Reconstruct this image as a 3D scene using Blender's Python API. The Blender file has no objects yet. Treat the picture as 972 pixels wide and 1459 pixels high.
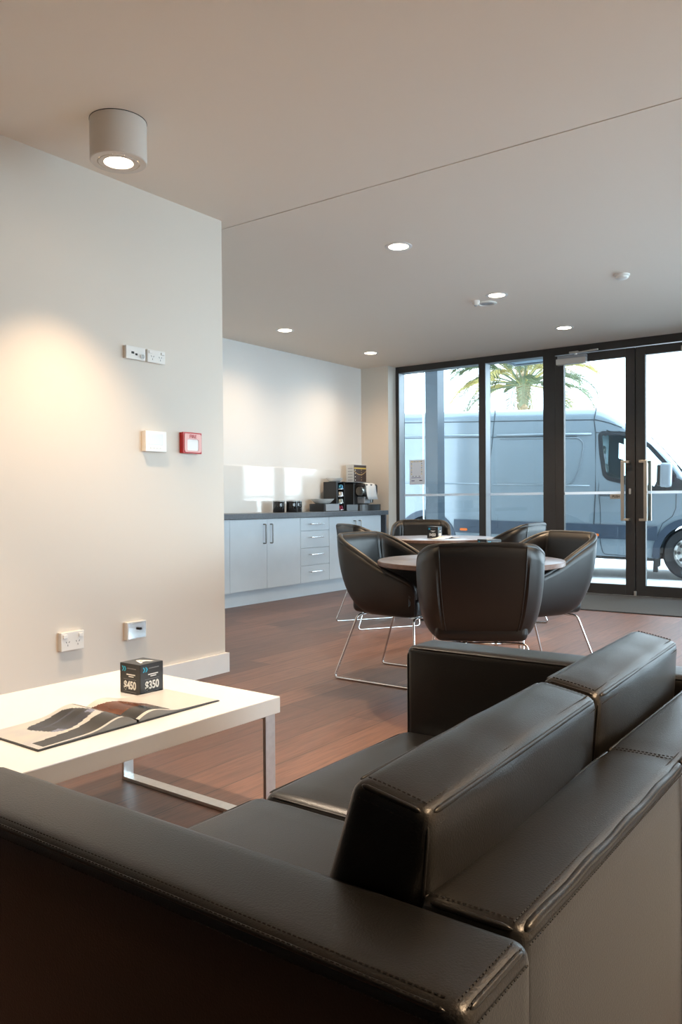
import bpy, bmesh, math, random
from mathutils import Vector, Matrix, noise
random.seed(7)
C = bpy.context.scene.collection
SC = bpy.context.scene
R = math.radians
PI = math.pi

# ------------------------------------------------------------------ camera, sky, exposure
def camera():
    yaw, pitch, roll = R(36.14), R(-0.7558), R(0.4022)
    f = Vector((-math.sin(yaw)*math.cos(pitch), math.cos(yaw)*math.cos(pitch), math.sin(pitch)))
    r = Vector((math.cos(yaw), math.sin(yaw), 0)); d = -r.cross(f)
    r2 = math.cos(roll)*r + math.sin(roll)*d
    d2 = -math.sin(roll)*r + math.cos(roll)*d
    u = -d2; b = -f
    cd = bpy.data.cameras.new('camera'); co = bpy.data.objects.new('camera', cd); C.objects.link(co)
    co.matrix_world = Matrix(((r2.x, u.x, b.x, 0), (r2.y, u.y, b.y, 0), (r2.z, u.z, b.z, 1.02), (0, 0, 0, 1)))
    cd.sensor_fit = 'VERTICAL'; cd.sensor_height = 36; cd.sensor_width = 24
    cd.lens = 1144.24/1459*36
    cd.clip_start = 0.05; cd.clip_end = 300
    SC.camera = co
camera()
SC.view_settings.view_transform = 'Standard'
SC.view_settings.look = 'None'
SC.view_settings.exposure = 0.66
SC.view_settings.gamma = 1
SC.view_settings.use_curve_mapping = False
SC.cycles.use_denoising = True
SC.cycles.max_bounces = 10
SC.cycles.diffuse_bounces = 6
SC.cycles.transparent_max_bounces = 16
SC.cycles.sample_clamp_indirect = 6
SC.cycles.caustics_reflective = False
SC.cycles.caustics_refractive = False

SKY, SKY_SUNNY = 3.7, 6.6
W = bpy.data.worlds.new('sky'); SC.world = W; W.use_nodes = True
nt = W.node_tree
bg = nt.nodes['Background']; bg.inputs['Strength'].default_value = 1.25
tc = nt.nodes.new('ShaderNodeTexCoord'); sp = nt.nodes.new('ShaderNodeSeparateXYZ'); cr = nt.nodes.new('ShaderNodeValToRGB')
nt.links.new(tc.outputs['Generated'], sp.inputs[0]); nt.links.new(sp.outputs['Z'], cr.inputs[0]); nt.links.new(cr.outputs[0], bg.inputs['Color'])
cr.color_ramp.elements[0].position = 0.0; cr.color_ramp.elements[0].color = (0.84, 0.93, 1.0, 1)
cr.color_ramp.elements[1].position = 0.55; cr.color_ramp.elements[1].color = (0.70, 0.86, 1.0, 1)
# the hazy sky is brighter on the sunny side, beyond the right-hand glazing
mr = nt.nodes.new('ShaderNodeMapRange'); mr.interpolation_type = 'SMOOTHSTEP'
mr.inputs['From Min'].default_value = 0.1; mr.inputs['From Max'].default_value = 0.75; mr.inputs['To Min'].default_value = SKY; mr.inputs['To Max'].default_value = SKY_SUNNY
nt.links.new(sp.outputs['X'], mr.inputs['Value']); nt.links.new(mr.outputs[0], bg.inputs['Strength'])

def portal(name, loc, rot, sx, sy):
    l = bpy.data.lights.new(name, 'AREA'); l.shape = 'RECTANGLE'; l.size = sx; l.size_y = sy
    l.cycles.is_portal = True
    o = bpy.data.objects.new(name, l); C.objects.link(o); o.location = loc; o.rotation_euler = rot
portal('window_portal', (-2.0, 8.85, 1.35), (R(-90), 0, 0), 7.0, 2.6)
portal('window_portal', (1.56, 5.55, 1.35), (0, R(90), 0), 2.6, 5.4)

# ------------------------------------------------------------------ materials
MATS = {}
def mat(name, col, rough=0.5, metal=0.0, spec=0.5, bump=0.0, bscale=200.0, var=0.0, vscale=6.0, coat=0.0, emit=None, estr=0.0, stretch=None):
    if name in MATS: return MATS[name]
    m = bpy.data.materials.new(name); m.use_nodes = True; n = m.node_tree
    p = n.nodes['Principled BSDF']
    p.inputs['Base Color'].default_value = (*col, 1); p.inputs['Roughness'].default_value = rough
    p.inputs['Metallic'].default_value = metal; p.inputs['Specular IOR Level'].default_value = spec
    p.inputs['Coat Weight'].default_value = coat; p.inputs['Coat Roughness'].default_value = 0.08
    tcn = n.nodes.new('ShaderNodeTexCoord'); mp = n.nodes.new('ShaderNodeMapping')
    n.links.new(tcn.outputs['Object'], mp.inputs[0])
    if stretch: mp.inputs['Scale'].default_value = stretch
    if var > 0:
        ns = n.nodes.new('ShaderNodeTexNoise'); ns.inputs['Scale'].default_value = vscale; ns.inputs['Detail'].default_value = 4
        rp = n.nodes.new('ShaderNodeValToRGB')
        rp.color_ramp.elements[0].color = (*[max(0, c*(1-var)) for c in col], 1)
        rp.color_ramp.elements[1].color = (*[min(1, c*(1+var)) for c in col], 1)
        rp.color_ramp.elements[0].position = .3; rp.color_ramp.elements[1].position = .7
        n.links.new(mp.outputs[0], ns.inputs['Vector']); n.links.new(ns.outputs['Fac'], rp.inputs[0]); n.links.new(rp.outputs[0], p.inputs['Base Color'])
    if bump > 0:
        nb = n.nodes.new('ShaderNodeTexNoise'); nb.inputs['Scale'].default_value = bscale; nb.inputs['Detail'].default_value = 3
        bp = n.nodes.new('ShaderNodeBump'); bp.inputs['Strength'].default_value = bump; bp.inputs['Distance'].default_value = 0.002
        n.links.new(mp.outputs[0], nb.inputs['Vector']); n.links.new(nb.outputs['Fac'], bp.inputs['Height']); n.links.new(bp.outputs[0], p.inputs['Normal'])
    if emit:
        p.inputs['Emission Color'].default_value = (*emit, 1); p.inputs['Emission Strength'].default_value = estr
    MATS[name] = m; return m

WALLK = mat('daylit_wall_paint', (.85, .845, .83), .5, bump=.05, bscale=300)  # brighter neutral wall paint; daylight on the kitchen wall put into its colour
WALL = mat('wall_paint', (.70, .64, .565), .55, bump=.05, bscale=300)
WHITE = mat('white_trim', (.82, .81, .79), .35, var=.02)
CEIL = mat('warm_lit_ceiling_paint', (.82, .74, .65), .8, bump=.05, bscale=250)  # whitish ceiling, with the lamps' warm cast mixed into its colour
LEATHER = mat('black_leather', (.0065, .006, .0055), .34, spec=.6, bump=.22, bscale=420, var=.15, vscale=9)
CHAIRL = mat('black_vinyl', (.0042, .004, .004), .40, spec=.6, bump=.12, bscale=500, var=.1, vscale=20)
STITCH = mat('stitch_thread', (.006, .005, .005), .7)
CHROME = mat('chrome', (.78, .78, .78), .12, 1.0, var=.03)
STEEL = mat('brushed_steel', (.62, .61, .59), .32, 1.0, var=.05, vscale=60)
BRONZE = mat('satin_bronze_handle', (.55, .49, .42), .35, 1.0, var=.05)
ALU = mat('dark_window_aluminium', (.040, .038, .037), .38, .3, var=.08)
ALUREV = mat('daylit_aluminium_reveal', (.44, .49, .54), .4, .2, var=.04)  # daylight on the mullion sides put into a paler aluminium colour
LAMW = mat('white_laminate', (.84, .82, .78), .16, coat=.25, var=.01)
CAB = mat('pale_grey_laminate', (.68, .76, .82), .35, var=.02)
BENCH = mat('slate_benchtop', (.11, .125, .145), .33, var=.12, vscale=40)
DARK = mat('dark_interior', (.035, .033, .032), .6, var=.1)
BLACKP = mat('black_plastic', (.018, .018, .019), .28, var=.1)
BLACKG = mat('black_glaze', (.012, .011, .011), .08, coat=.5, var=.1)
CERAM = mat('white_ceramic', (.86, .85, .82), .2, var=.02)
PLAST = mat('white_plastic', (.80, .78, .74), .35, var=.02)
PAPER = mat('white_paper', (.86, .86, .85), .6, var=.02)
RED = mat('red_plastic', (.50, .02, .02), .3, var=.05)
GREYP = mat('grey_plastic', (.36, .38, .41), .35, var=.05)
TABLE = mat('taupe_laminate_with_sheen', (.225, .245, .31), .28, var=.08, vscale=30, stretch=(1, 8, 1))  # bluish window reflection put into the taupe laminate colour
TABEDGE = mat('brown_table_edge', (.15, .085, .06), .35, var=.2, vscale=40)
CARDB = mat('black_card', (.016, .016, .017), .3, var=.1)
PRINTW = mat('print_white', (.85, .84, .80), .5, var=.02)
PRINTC = mat('print_cyan', (.02, .42, .62), .5, var=.02)
PRINTG = mat('print_grey', (.20, .20, .20), .5, var=.02)
GOLD = mat('print_gold', (.62, .42, .18), .5, var=.05)
PURPLE = mat('print_purple', (.12, .07, .25), .5, var=.05)
YELLOW = mat('print_yellow', (.75, .55, .10), .5, var=.05)
MATG = mat('grey_entrance_mat', (.045, .053, .060), .95, bump=.8, bscale=260, var=.3, vscale=90)
PAVE = mat('pale_concrete', (.84, .85, .85), .8, bump=.2, bscale=60, var=.08, vscale=1.5)
KERB = mat('dark_strip', (.10, .11, .12), .8, var=.15)
VANP = mat('silver_van_paint', (.22, .265, .30), .25, .15, coat=.4, var=.01)
VANB = mat('dark_blue_grey_van_trim', (.035, .050, .075), .5, var=.1)
VANL = mat('van_panel_gap', (.035, .045, .055), .7)
TYRE = mat('tyre_rubber', (.02, .02, .022), .75, var=.1)
AMBER = mat('amber_lens', (.75, .16, .03), .2)
POST = mat('slate_post_paint', (.045, .062, .080), .5, var=.05)
SOFFIT = mat('blue_grey_soffit', (.20, .26, .31), .6, var=.04)
BARK = mat('palm_bark', (.30, .21, .12), .9, bump=.6, bscale=20, var=.4, vscale=14)
FROND = mat('palm_leaf', (.085, .105, .045), .55, var=.35, vscale=2)
FRONDY = mat('sunlit_palm_leaf', (.30, .24, .07), .6, var=.3, vscale=2)  # sunlight on the crown painted as yellower leaf colour
LAMP = mat('lamp_glow', (1, 1, 1), .4, emit=(1.0, .84, .62), estr=14)

def floor_mat():
    m = bpy.data.materials.new('dark_oak_planks'); m.use_nodes = True; n = m.node_tree; p = n.nodes['Principled BSDF']
    t = n.nodes.new('ShaderNodeTexCoord'); sx = n.nodes.new('ShaderNodeSeparateXYZ'); cx = n.nodes.new('ShaderNodeCombineXYZ')
    n.links.new(t.outputs['Object'], sx.inputs[0])
    n.links.new(sx.outputs['Y'], cx.inputs['X']); n.links.new(sx.outputs['X'], cx.inputs['Y'])
    b = n.nodes.new('ShaderNodeTexBrick'); n.links.new(cx.outputs[0], b.inputs['Vector'])
    b.inputs['Scale'].default_value = 1; b.inputs['Brick Width'].default_value = 1.9; b.inputs['Row Height'].default_value = .185
    b.inputs['Mortar Size'].default_value = .0028; b.inputs['Mortar Smooth'].default_value = .2; b.offset = .37; b.inputs['Bias'].default_value = 0
    b.inputs['Color1'].default_value = (.095, .042, .027, 1); b.inputs['Color2'].default_value = (.185, .088, .056, 1); b.inputs['Mortar'].default_value = (.030, .015, .011, 1)
    mp = n.nodes.new('ShaderNodeMapping'); mp.inputs['Scale'].default_value = (26, 1.6, 1); n.links.new(t.outputs['Object'], mp.inputs[0])
    ns = n.nodes.new('ShaderNodeTexNoise'); ns.inputs['Scale'].default_value = 2.2; ns.inputs['Detail'].default_value = 7; ns.inputs['Distortion'].default_value = 1.2
    n.links.new(mp.outputs[0], ns.inputs['Vector'])
    rp = n.nodes.new('ShaderNodeValToRGB'); rp.color_ramp.elements[0].position = .32; rp.color_ramp.elements[0].color = (.55, .52, .5, 1)
    rp.color_ramp.elements[1].position = .62; rp.color_ramp.elements[1].color = (1.1, 1.1, 1.1, 1)
    n.links.new(ns.outputs['Fac'], rp.inputs[0])
    mx = n.nodes.new('ShaderNodeMix'); mx.data_type = 'RGBA'; mx.blend_type = 'MULTIPLY'; mx.inputs[0].default_value = .85
    n.links.new(b.outputs['Color'], mx.inputs[6]); n.links.new(rp.outputs[0], mx.inputs[7]); n.links.new(mx.outputs[2], p.inputs['Base Color'])
    bp = n.nodes.new('ShaderNodeBump'); bp.inputs['Strength'].default_value = .10; bp.inputs['Distance'].default_value = .002
    ad = n.nodes.new('ShaderNodeMath'); ad.operation = 'SUBTRACT'; n.links.new(ns.outputs['Fac'], ad.inputs[0]); n.links.new(b.outputs['Fac'], ad.inputs[1])
    n.links.new(ad.outputs[0], bp.inputs['Height']); n.links.new(bp.outputs[0], p.inputs['Normal'])
    p.inputs['Roughness'].default_value = .44; p.inputs['Specular IOR Level'].default_value = .75; p.inputs['Coat Weight'].default_value = .0; p.inputs['Coat Roughness'].default_value = .18
    return m
FLOORM = floor_mat()

def glass_mat(name, tint, ior=1.45, gloss=1.0):
    m = bpy.data.materials.new(name); m.use_nodes = True; n = m.node_tree; n.nodes.clear()
    o = n.nodes.new('ShaderNodeOutputMaterial'); tr = n.nodes.new('ShaderNodeBsdfTransparent'); tr.inputs[0].default_value = (*tint, 1)
    g = n.nodes.new('ShaderNodeBsdfGlossy'); g.inputs['Roughness'].default_value = .02
    f = n.nodes.new('ShaderNodeFresnel'); f.inputs[0].default_value = ior
    mu = n.nodes.new('ShaderNodeMath'); mu.operation = 'MULTIPLY'; mu.inputs[1].default_value = gloss
    mx = n.nodes.new('ShaderNodeMixShader')
    n.links.new(f.outputs[0], mu.inputs[0]); n.links.new(mu.outputs[0], mx.inputs[0]); n.links.new(tr.outputs[0], mx.inputs[1]); n.links.new(g.outputs[0], mx.inputs[2]); n.links.new(mx.outputs[0], o.inputs[0])
    return m
GLASS = glass_mat('window_glass', (.90, .955, .97))
VANGL = glass_mat('van_glass', (.74, .90, .93))
def film_mat():
    m = bpy.data.materials.new('frosted_film'); m.use_nodes = True; n = m.node_tree; n.nodes.clear()
    o = n.nodes.new('ShaderNodeOutputMaterial'); tr = n.nodes.new('ShaderNodeBsdfTransparent'); df = n.nodes.new('ShaderNodeBsdfTranslucent')
    df.inputs[0].default_value = (.95, .97, 1, 1); d2 = n.nodes.new('ShaderNodeBsdfDiffuse'); d2.inputs[0].default_value = (.9, .92, .95, 1)
    a = n.nodes.new('ShaderNodeMixShader'); a.inputs[0].default_value = .4; n.links.new(df.outputs[0], a.inputs[1]); n.links.new(d2.outputs[0], a.inputs[2])
    mx = n.nodes.new('ShaderNodeMixShader'); mx.inputs[0].default_value = .75; n.links.new(tr.outputs[0], mx.inputs[1]); n.links.new(a.outputs[0], mx.inputs[2]); n.links.new(mx.outputs[0], o.inputs[0])
    return m
FILM = film_mat()
def paper_mat():
    m = bpy.data.materials.new('thin_paper'); m.use_nodes = True; n = m.node_tree; n.nodes.clear()
    o = n.nodes.new('ShaderNodeOutputMaterial'); d = n.nodes.new('ShaderNodeBsdfDiffuse'); d.inputs[0].default_value = (.88, .88, .9, 1)
    t = n.nodes.new('ShaderNodeBsdfTranslucent'); t.inputs[0].default_value = (.88, .88, .9, 1); x = n.nodes.new('ShaderNodeMixShader'); x.inputs[0].default_value = .6
    n.links.new(d.outputs[0], x.inputs[1]); n.links.new(t.outputs[0], x.inputs[2]); n.links.new(x.outputs[0], o.inputs[0])
    return m
THINP = paper_mat()
def print_mat():
    m = bpy.data.materials.new('printed_page'); m.use_nodes = True; n = m.node_tree; p = n.nodes['Principled BSDF']
    a = n.nodes.new('ShaderNodeVertexColor'); a.layer_name = 'print'; n.links.new(a.outputs[0], p.inputs['Base Color']); p.inputs['Roughness'].default_value = .25
    return m
PAGE = print_mat()

# ------------------------------------------------------------------ object helpers
def obj(name, bm, m, parent=None, smooth=False, loc=None, rot=None):
    me = bpy.data.meshes.new(name); 
    bmesh.ops.recalc_face_normals(bm, faces=bm.faces)
    bm.to_mesh(me); bm.free()
    for mm in (m if isinstance(m, (list, tuple)) else [m]): me.materials.append(mm)
    if smooth:
        for p in me.polygons: p.use_smooth = True
        if smooth != True:
            me.set_sharp_from_angle(angle=R(smooth))
    o = bpy.data.objects.new(name, me); C.objects.link(o)
    if parent: o.parent = parent
    if loc: o.location = loc
    if rot: o.rotation_euler = rot
    return o
def tag(o, label=None, cat=None, group=None, kind=None):
    if label: o['label'] = label
    if cat: o['category'] = cat
    if group: o['group'] = group
    if kind: o['kind'] = kind
    return o
def struct(o): o['kind'] = 'structure'; return o
def empty(name, loc=(0, 0, 0), rz=0, label=None, cat=None, group=None):
    o = bpy.data.objects.new(name, None); C.objects.link(o); o.location = loc; o.rotation_euler = (0, 0, rz); o.empty_display_size = .1
    return tag(o, label, cat, group)
def copy_tree(o, parent=None):
    c = o.copy(); C.objects.link(c)
    if parent: c.parent = parent
    for ch in list(o.children): copy_tree(ch, c)
    return c
def B(): return bmesh.new()
def box(bm, x0, x1, y0, y1, z0, z1, bev=0.0, seg=2, mi=0):
    vs = [bm.verts.new((x, y, z)) for x in (x0, x1) for y in (y0, y1) for z in (z0, z1)]
    fs = [bm.faces.new([vs[i] for i in q]) for q in ((0, 1, 3, 2), (4, 6, 7, 5), (0, 4, 5, 1), (2, 3, 7, 6), (0, 2, 6, 4), (1, 5, 7, 3))]
    for f in fs: f.material_index = mi
    if bev > 0:
        es = list({e for f in fs for e in f.edges})
        r = bmesh.ops.bevel(bm, geom=es, offset=bev, segments=seg, affect='EDGES', profile=.5)
        for f in r['faces']: f.material_index = mi
    return bm
def bx(*a, **k): return box(B(), *a, **k)
def frame_basis(d):
    d = d.normalized(); a = Vector((0, 0, 1)) if abs(d.z) < .9 else Vector((1, 0, 0))
    u = d.cross(a).normalized(); return u, d.cross(u).normalized()
def tube(bm, pts, r, n=10, closed=False, cap=True, mi=0):
    pts = [Vector(p) for p in pts]; L = len(pts); rings = []
    rad = r if isinstance(r, (list, tuple)) else [r]*L
    pu = None
    for i, p in enumerate(pts):
        a = pts[(i-1) % L] if (closed or i > 0) else p; b = pts[(i+1) % L] if (closed or i < L-1) else p
        d = (b-a)
        if d.length < 1e-9: d = Vector((0, 0, 1))
        d.normalize()
        if pu is None: u, v = frame_basis(d)
        else:
            u = (pu - d*pu.dot(d))
            u = u.normalized() if u.length > 1e-6 else frame_basis(d)[0]
            v = d.cross(u)
        pu = u
        rings.append([bm.verts.new(p + (u*math.cos(2*PI*k/n) + v*math.sin(2*PI*k/n))*rad[i]) for k in range(n)])
    for i in range(L if closed else L-1):
        a, b = rings[i], rings[(i+1) % L]
        for k in range(n):
            f = bm.faces.new((a[k], a[(k+1) % n], b[(k+1) % n], b[k])); f.material_index = mi
    if cap and not closed:
        f = bm.faces.new(rings[0][::-1]); f.material_index = mi; f = bm.faces.new(rings[-1]); f.material_index = mi
    return bm
def rounded_path(pts, r, n=6, closed=False):
    pts = [Vector(p) for p in pts]; out = []; L = len(pts)
    for i, p in enumerate(pts):
        if not closed and i in (0, L-1): out.append(p); continue
        a, b = pts[(i-1) % L], pts[(i+1) % L]
        da, db = (a-p), (b-p); rr = min(r, da.length*.45, db.length*.45)
        s, e = p+da.normalized()*rr, p+db.normalized()*rr
        for k in range(n+1):
            t = k/n; out.append(s*(1-t)**2 + p*2*t*(1-t) + e*t*t)
    return out
def lathe(bm, prof, cx=0, cy=0, n=40, mi=0):
    rings = []
    for (r, z) in prof:
        if r < 1e-6: rings.append([bm.verts.new((cx, cy, z))])
        else: rings.append([bm.verts.new((cx+r*math.cos(2*PI*k/n), cy+r*math.sin(2*PI*k/n), z)) for k in range(n)])
    for a, b in zip(rings, rings[1:]):
        for k in range(n):
            k2 = (k+1) % n
            if len(a) == 1 and len(b) == 1: continue
            if len(a) == 1: f = bm.faces.new((a[0], b[k], b[k2]))
            elif len(b) == 1: f = bm.faces.new((a[k], a[k2], b[0]))
            else: f = bm.faces.new((a[k], a[k2], b[k2], b[k]))
            f.material_index = mi
    return bm
def extrude_poly(bm, pts, axis, a, b, mi=0):
    """closed polygon pts (2-D) extruded along axis from a to b"""
    def P(p, h):
        return {'x': (h, p[0], p[1]), 'y': (p[0], h, p[1]), 'z': (p[0], p[1], h)}[axis]
    va = [bm.verts.new(P(p, a)) for p in pts]; vb = [bm.verts.new(P(p, b)) for p in pts]
    n = len(pts)
    fs = [bm.faces.new(va), bm.faces.new(vb[::-1])]
    for i in range(n): fs.append(bm.faces.new((va[i], vb[i], vb[(i+1) % n], va[(i+1) % n])))
    for f in fs: f.material_index = mi
    return bm
def round_rect(w, h, r, n=6, cx=0, cy=0):
    out = []
    for sx, sy, a0 in ((1, 1, 0), (-1, 1, 90), (-1, -1, 180), (1, -1, 270)):
        for k in range(n+1):
            a = R(a0+90*k/n); out.append((cx+sx*(w/2-r)+r*math.cos(a), cy+sy*(h/2-r)+r*math.sin(a)))
    return out
def soft_box(hx, hy, hz, r, puff=(0, 0, 0), n=9, wr=0.0, seed=0):
    bm = B()
    def ticks(h):
        e = [0, .12*r, .3*r, .55*r, r]
        inner = [(-h+r) + (2*h-2*r)*k/n for k in range(1, n)]
        return [-h+v for v in e] + inner + [h-v for v in reversed(e)]
    T = (ticks(hx), ticks(hy), ticks(hz)); H = (hx, hy, hz)
    for ax in range(3):
        u, v = [(1, 2), (2, 0), (0, 1)][ax]
        for s in (-1, 1):
            g = []
            for a in T[u]:
                row = []
                for b in T[v]:
                    p = [0, 0, 0]; p[ax] = s*H[ax]; p[u] = a; p[v] = b
                    row.append(bm.verts.new(p))
                g.append(row)
            for i in range(len(g)-1):
                for j in range(len(g[0])-1):
                    bm.faces.new((g[i][j], g[i+1][j], g[i+1][j+1], g[i][j+1]))
    bmesh.ops.remove_doubles(bm, verts=bm.verts, dist=1e-6)
    for vt in bm.verts:
        p = vt.co.copy(); q = Vector([max(-(H[i]-r), min(H[i]-r, p[i])) for i in range(3)]); d = p-q
        if d.length > 1e-9: p = q + d.normalized()*r
        t = [p[i]/H[i] for i in range(3)]
        for i in range(3):
            if puff[i] and abs(t[i]) > .2:
                a, b = [k for k in range(3) if k != i]
                w = max(0, 1-abs(t[a])**2.5)*max(0, 1-abs(t[b])**2.5)
                p[i] += math.copysign(1, t[i])*min(1, (abs(t[i])-.2)/.6)*puff[i]*w
        if wr:
            p += Vector((noise.noise((p.x*9+seed, p.y*9, p.z*9)), noise.noise((p.x*9, p.y*9+seed+5, p.z*9)), noise.noise((p.x*7, p.y*14, p.z*9+seed+9))))*wr
        vt.co = p
    return bm
def warp(bm, fn):
    for v in bm.verts: v.co = Vector(fn(v.co))
    return bm
def dashes(bm, path, ln=.0036, gap=.0026, r=.0008):
    pts = [Vector(p) for p in path]; cum = [0.0]
    for a, b in zip(pts, pts[1:]): cum.append(cum[-1]+(b-a).length)
    def at(d):
        for i in range(len(pts)-1):
            if d <= cum[i+1]:
                l = cum[i+1]-cum[i]
                return pts[i].lerp(pts[i+1], (d-cum[i])/l if l > 1e-9 else 0)
        return pts[-1]
    d = 0.0
    while d+ln <= cum[-1]:
        tube(bm, [at(d), at(d+ln)], r, n=4); d += ln+gap
    return bm
def text_bm(s, size, T, depth=.0008, sx=1.0, bold=0.0, align='CENTER', space=1.0):
    cu = bpy.data.curves.new('lettering', 'FONT'); cu.body = s; cu.size = size; cu.align_x = align; cu.align_y = 'CENTER'; cu.extrude = depth; cu.offset = bold; cu.space_character = space
    o = bpy.data.objects.new('lettering', cu); C.objects.link(o)
    bpy.context.view_layer.update()
    dg = bpy.context.evaluated_depsgraph_get()
    me = bpy.data.meshes.new_from_object(o.evaluated_get(dg)); bm = B(); bm.from_mesh(me)
    bpy.data.objects.remove(o); bpy.data.curves.remove(cu); bpy.data.meshes.remove(me)
    for v in bm.verts: v.co = T @ Vector((v.co.x*sx, v.co.y, v.co.z))
    return bm
def basis(o, x, y):
    x, y = Vector(x).normalized(), Vector(y).normalized(); z = x.cross(y)
    return Matrix(((x.x, y.x, z.x, o[0]), (x.y, y.y, z.y, o[1]), (x.z, y.z, z.z, o[2]), (0, 0, 0, 1)))
def flat(bm, T, pts, d=.0006, mi=0):
    """thin raised print: polygon in the plane of T"""
    a = [bm.verts.new(T @ Vector((p[0], p[1], 0))) for p in pts]; b = [bm.verts.new(T @ Vector((p[0], p[1], d))) for p in pts]
    n = len(pts); fs = [bm.faces.new(a[::-1]), bm.faces.new(b)] + [bm.faces.new((a[i], a[(i+1) % n], b[(i+1) % n], b[i])) for i in range(n)]
    for f in fs: f.material_index = mi
    return bm
def rect(x0, x1, y0, y1): return [(x0, y0), (x1, y0), (x1, y1), (x0, y1)]

# ------------------------------------------------------------------ room shell
H = 2.70
XL = -3.41            # left wall face
YE = 3.478            # where the left wall ends
XK = -5.82            # kitchen back wall
YW = 8.594            # front of the glazing
XR, YB = 1.4, -2.2    # unseen right and rear walls
struct(obj('floor', bx(XK-.2, XR+.2, YB-.2, 8.75, -.12, 0), FLOORM))
struct(obj('floor', bx(-.22, XR, YB, 4.4, 0, .006), mat('grey_bounce_sheet', (.29, .325, .375), .95, bump=.5, bscale=300, var=.1, vscale=60)))  # added unseen carpet, bounces neutral light onto the sofa back and ceiling
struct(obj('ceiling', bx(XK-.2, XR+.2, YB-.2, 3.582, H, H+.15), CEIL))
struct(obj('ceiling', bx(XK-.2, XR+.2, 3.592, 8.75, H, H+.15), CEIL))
struct(obj('trim_1', bx(XL+.01, XR+.2, 3.582, 3.592, H+.02, H+.15), DARK))
struct(obj('wall_left', bx(XL-.14, XL, YB, YE, 0, H), WALL))
struct(obj('wall_alcove', bx(XK, XL-.14, YE-.14, YE, 0, H), WALL))
struct(obj('wall_kitchen', bx(XK-.15, XK, YE-.14, 8.42, 0, H), WALLK))
struct(obj('wall_front', bx(XK-.15, -5.412, 8.42, 8.75, 0, H), WALL))
struct(obj('wall_rear', bx(XL-.14, XR+.15, YB-.15, YB, 0, H), mat('unseen_dark_wall_paint', (.075, .072, .070), .6, bump=.05, bscale=300)))  # unseen wall, made dark to weaken its reflection in the leather
rw = B()
box(rw, XR, XR+.15, YB, 2.9, 0, H); box(rw, XR, XR+.15, 8.2, 8.75, 0, H); box(rw, XR, XR+.15, 2.9, 8.2, 0, .08); box(rw, XR, XR+.15, 2.9, 8.2, 2.62, H)
struct(obj('wall_right', rw, WALL))
wr_ = B()
for k in range(5): box(wr_, XR+.03, XR+.12, 2.9+1.31*k, 2.96+1.31*k, .08, 2.62)
box(wr_, XR+.03, XR+.12, 2.9, 8.2, .08, .14); box(wr_, XR+.03, XR+.12, 2.9, 8.2, 2.56, 2.62)
w4 = struct(obj('window_4', wr_, ALU)); obj('glass', bx(XR+.07, XR+.078, 2.9, 8.2, .10, 2.60), GLASS, w4)
# baseboard wraps the wall end
bb = B(); extrude_poly(bb, [(XL, YB), (XL+.018, YB), (XL+.018, YE+.018), (XL-.14, YE+.018), (XL-.14, YE), (XL, YE)], 'z', 0, .115)
struct(obj('baseboard_left', bb, WHITE))
struct(obj('baseboard_front', bx(-5.44, -5.412, 8.402, 8.42, 0, .115), WHITE))
struct(obj('wall_sky_blocker', bx(XK-3, XR+.15, 8.76, 8.9, 2.86, 3.6), POST))  # added unseen parapet, holds sky light off the van
# splashback: glossy white panel on the kitchen wall
GLOSSW = mat('white_back_painted_glass', (.84, .84, .82), .06, coat=.4, var=.01)
struct(obj('trim_2', bx(XK, XK+.006, 4.6, 7.95, .906, 1.40), GLOSSW))

# ------------------------------------------------------------------ glazing
def glaze(name, x0, x1, left, right, z0=0.0, fill=True):
    f = B()
    if left: box(f, x0, x0+left, YW, YW+.15, z0, H, .003)
    if right: box(f, x1-right, x1, YW, YW+.15, z0, H, .003)
    box(f, x0+left, x1-right, YW, YW+.15, 2.622, H, .003)
    box(f, x0+left, x1-right, YW, YW+.15, z0, .06, .003)
    w = struct(obj(name, f, ALU))
    gx0, gx1 = x0+left, x1-right
    obj('glass', bx(gx0, gx1, YW+.132, YW+.142, .06, 2.622), GLASS, w)
    obj('safety_strip', bx(gx0, gx1, YW+.130, YW+.1315, 1.078, 1.106), FILM, w)
    rv = B()
    if left: box(rv, x0+left, x0+left+.004, YW+.010, YW+.130, .06, 2.622)
    obj('daylit_face', rv, ALUREV, w) if left else rv.free()  # thin added skin that carries the painted daylight
    return w
glaze('window_1', -5.412, -4.262, .042, .0)
glaze('window_2', -4.262, -3.3305, .082, .14)
glaze('window_3', -1.52, 1.4, .12, .06)
hd = struct(obj('trim_3', bx(-3.345, -1.52, YW, YW+.15, 2.615, H, .003), ALU))

def door(name, x0, x1, hinge_left):
    f = B(); y0, y1 = YW+.0, YW+.055
    st = .098
    box(f, x0, x0+st, y0, y1, .012, 2.605, .004); box(f, x1-st, x1, y0, y1, .012, 2.605, .004)
    box(f, x0+st, x1-st, y0, y1, 2.518, 2.605, .004); box(f, x0+st, x1-st, y0, y1, .012, .118, .004)
    d = struct(obj(name, f, ALU))
    obj('glass', bx(x0+st, x1-st, y0+.024, y0+.034, .118, 2.518), GLASS, d)
    obj('safety_strip', bx(x0+st, x1-st, y0+.022, y0+.0235, 1.078, 1.106), FILM, d)
    hx = x1-st*1.15 if hinge_left else x0+st*1.15
    sgn = 1 if hinge_left else -1
    h = B()
    for yy, s in ((y0-.055, 1), (y1+.055, -1)):
        box(h, hx-.017, hx+.017, yy-.010, yy+.008, .795, 1.425, .003)
        for zz in (.808, 1.412):
            box(h, min(hx, hx+sgn*.055), max(hx, hx+sgn*.055), yy-.008, yy+.008, zz-.013, zz+.013, .002)
            box(h, hx+sgn*.055-.012, hx+sgn*.055+.012, min(yy, yy+s*.055), max(yy, yy+s*.055), zz-.012, zz+.012, .002)
    obj('handle', h, BRONZE, d)
    return d
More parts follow.
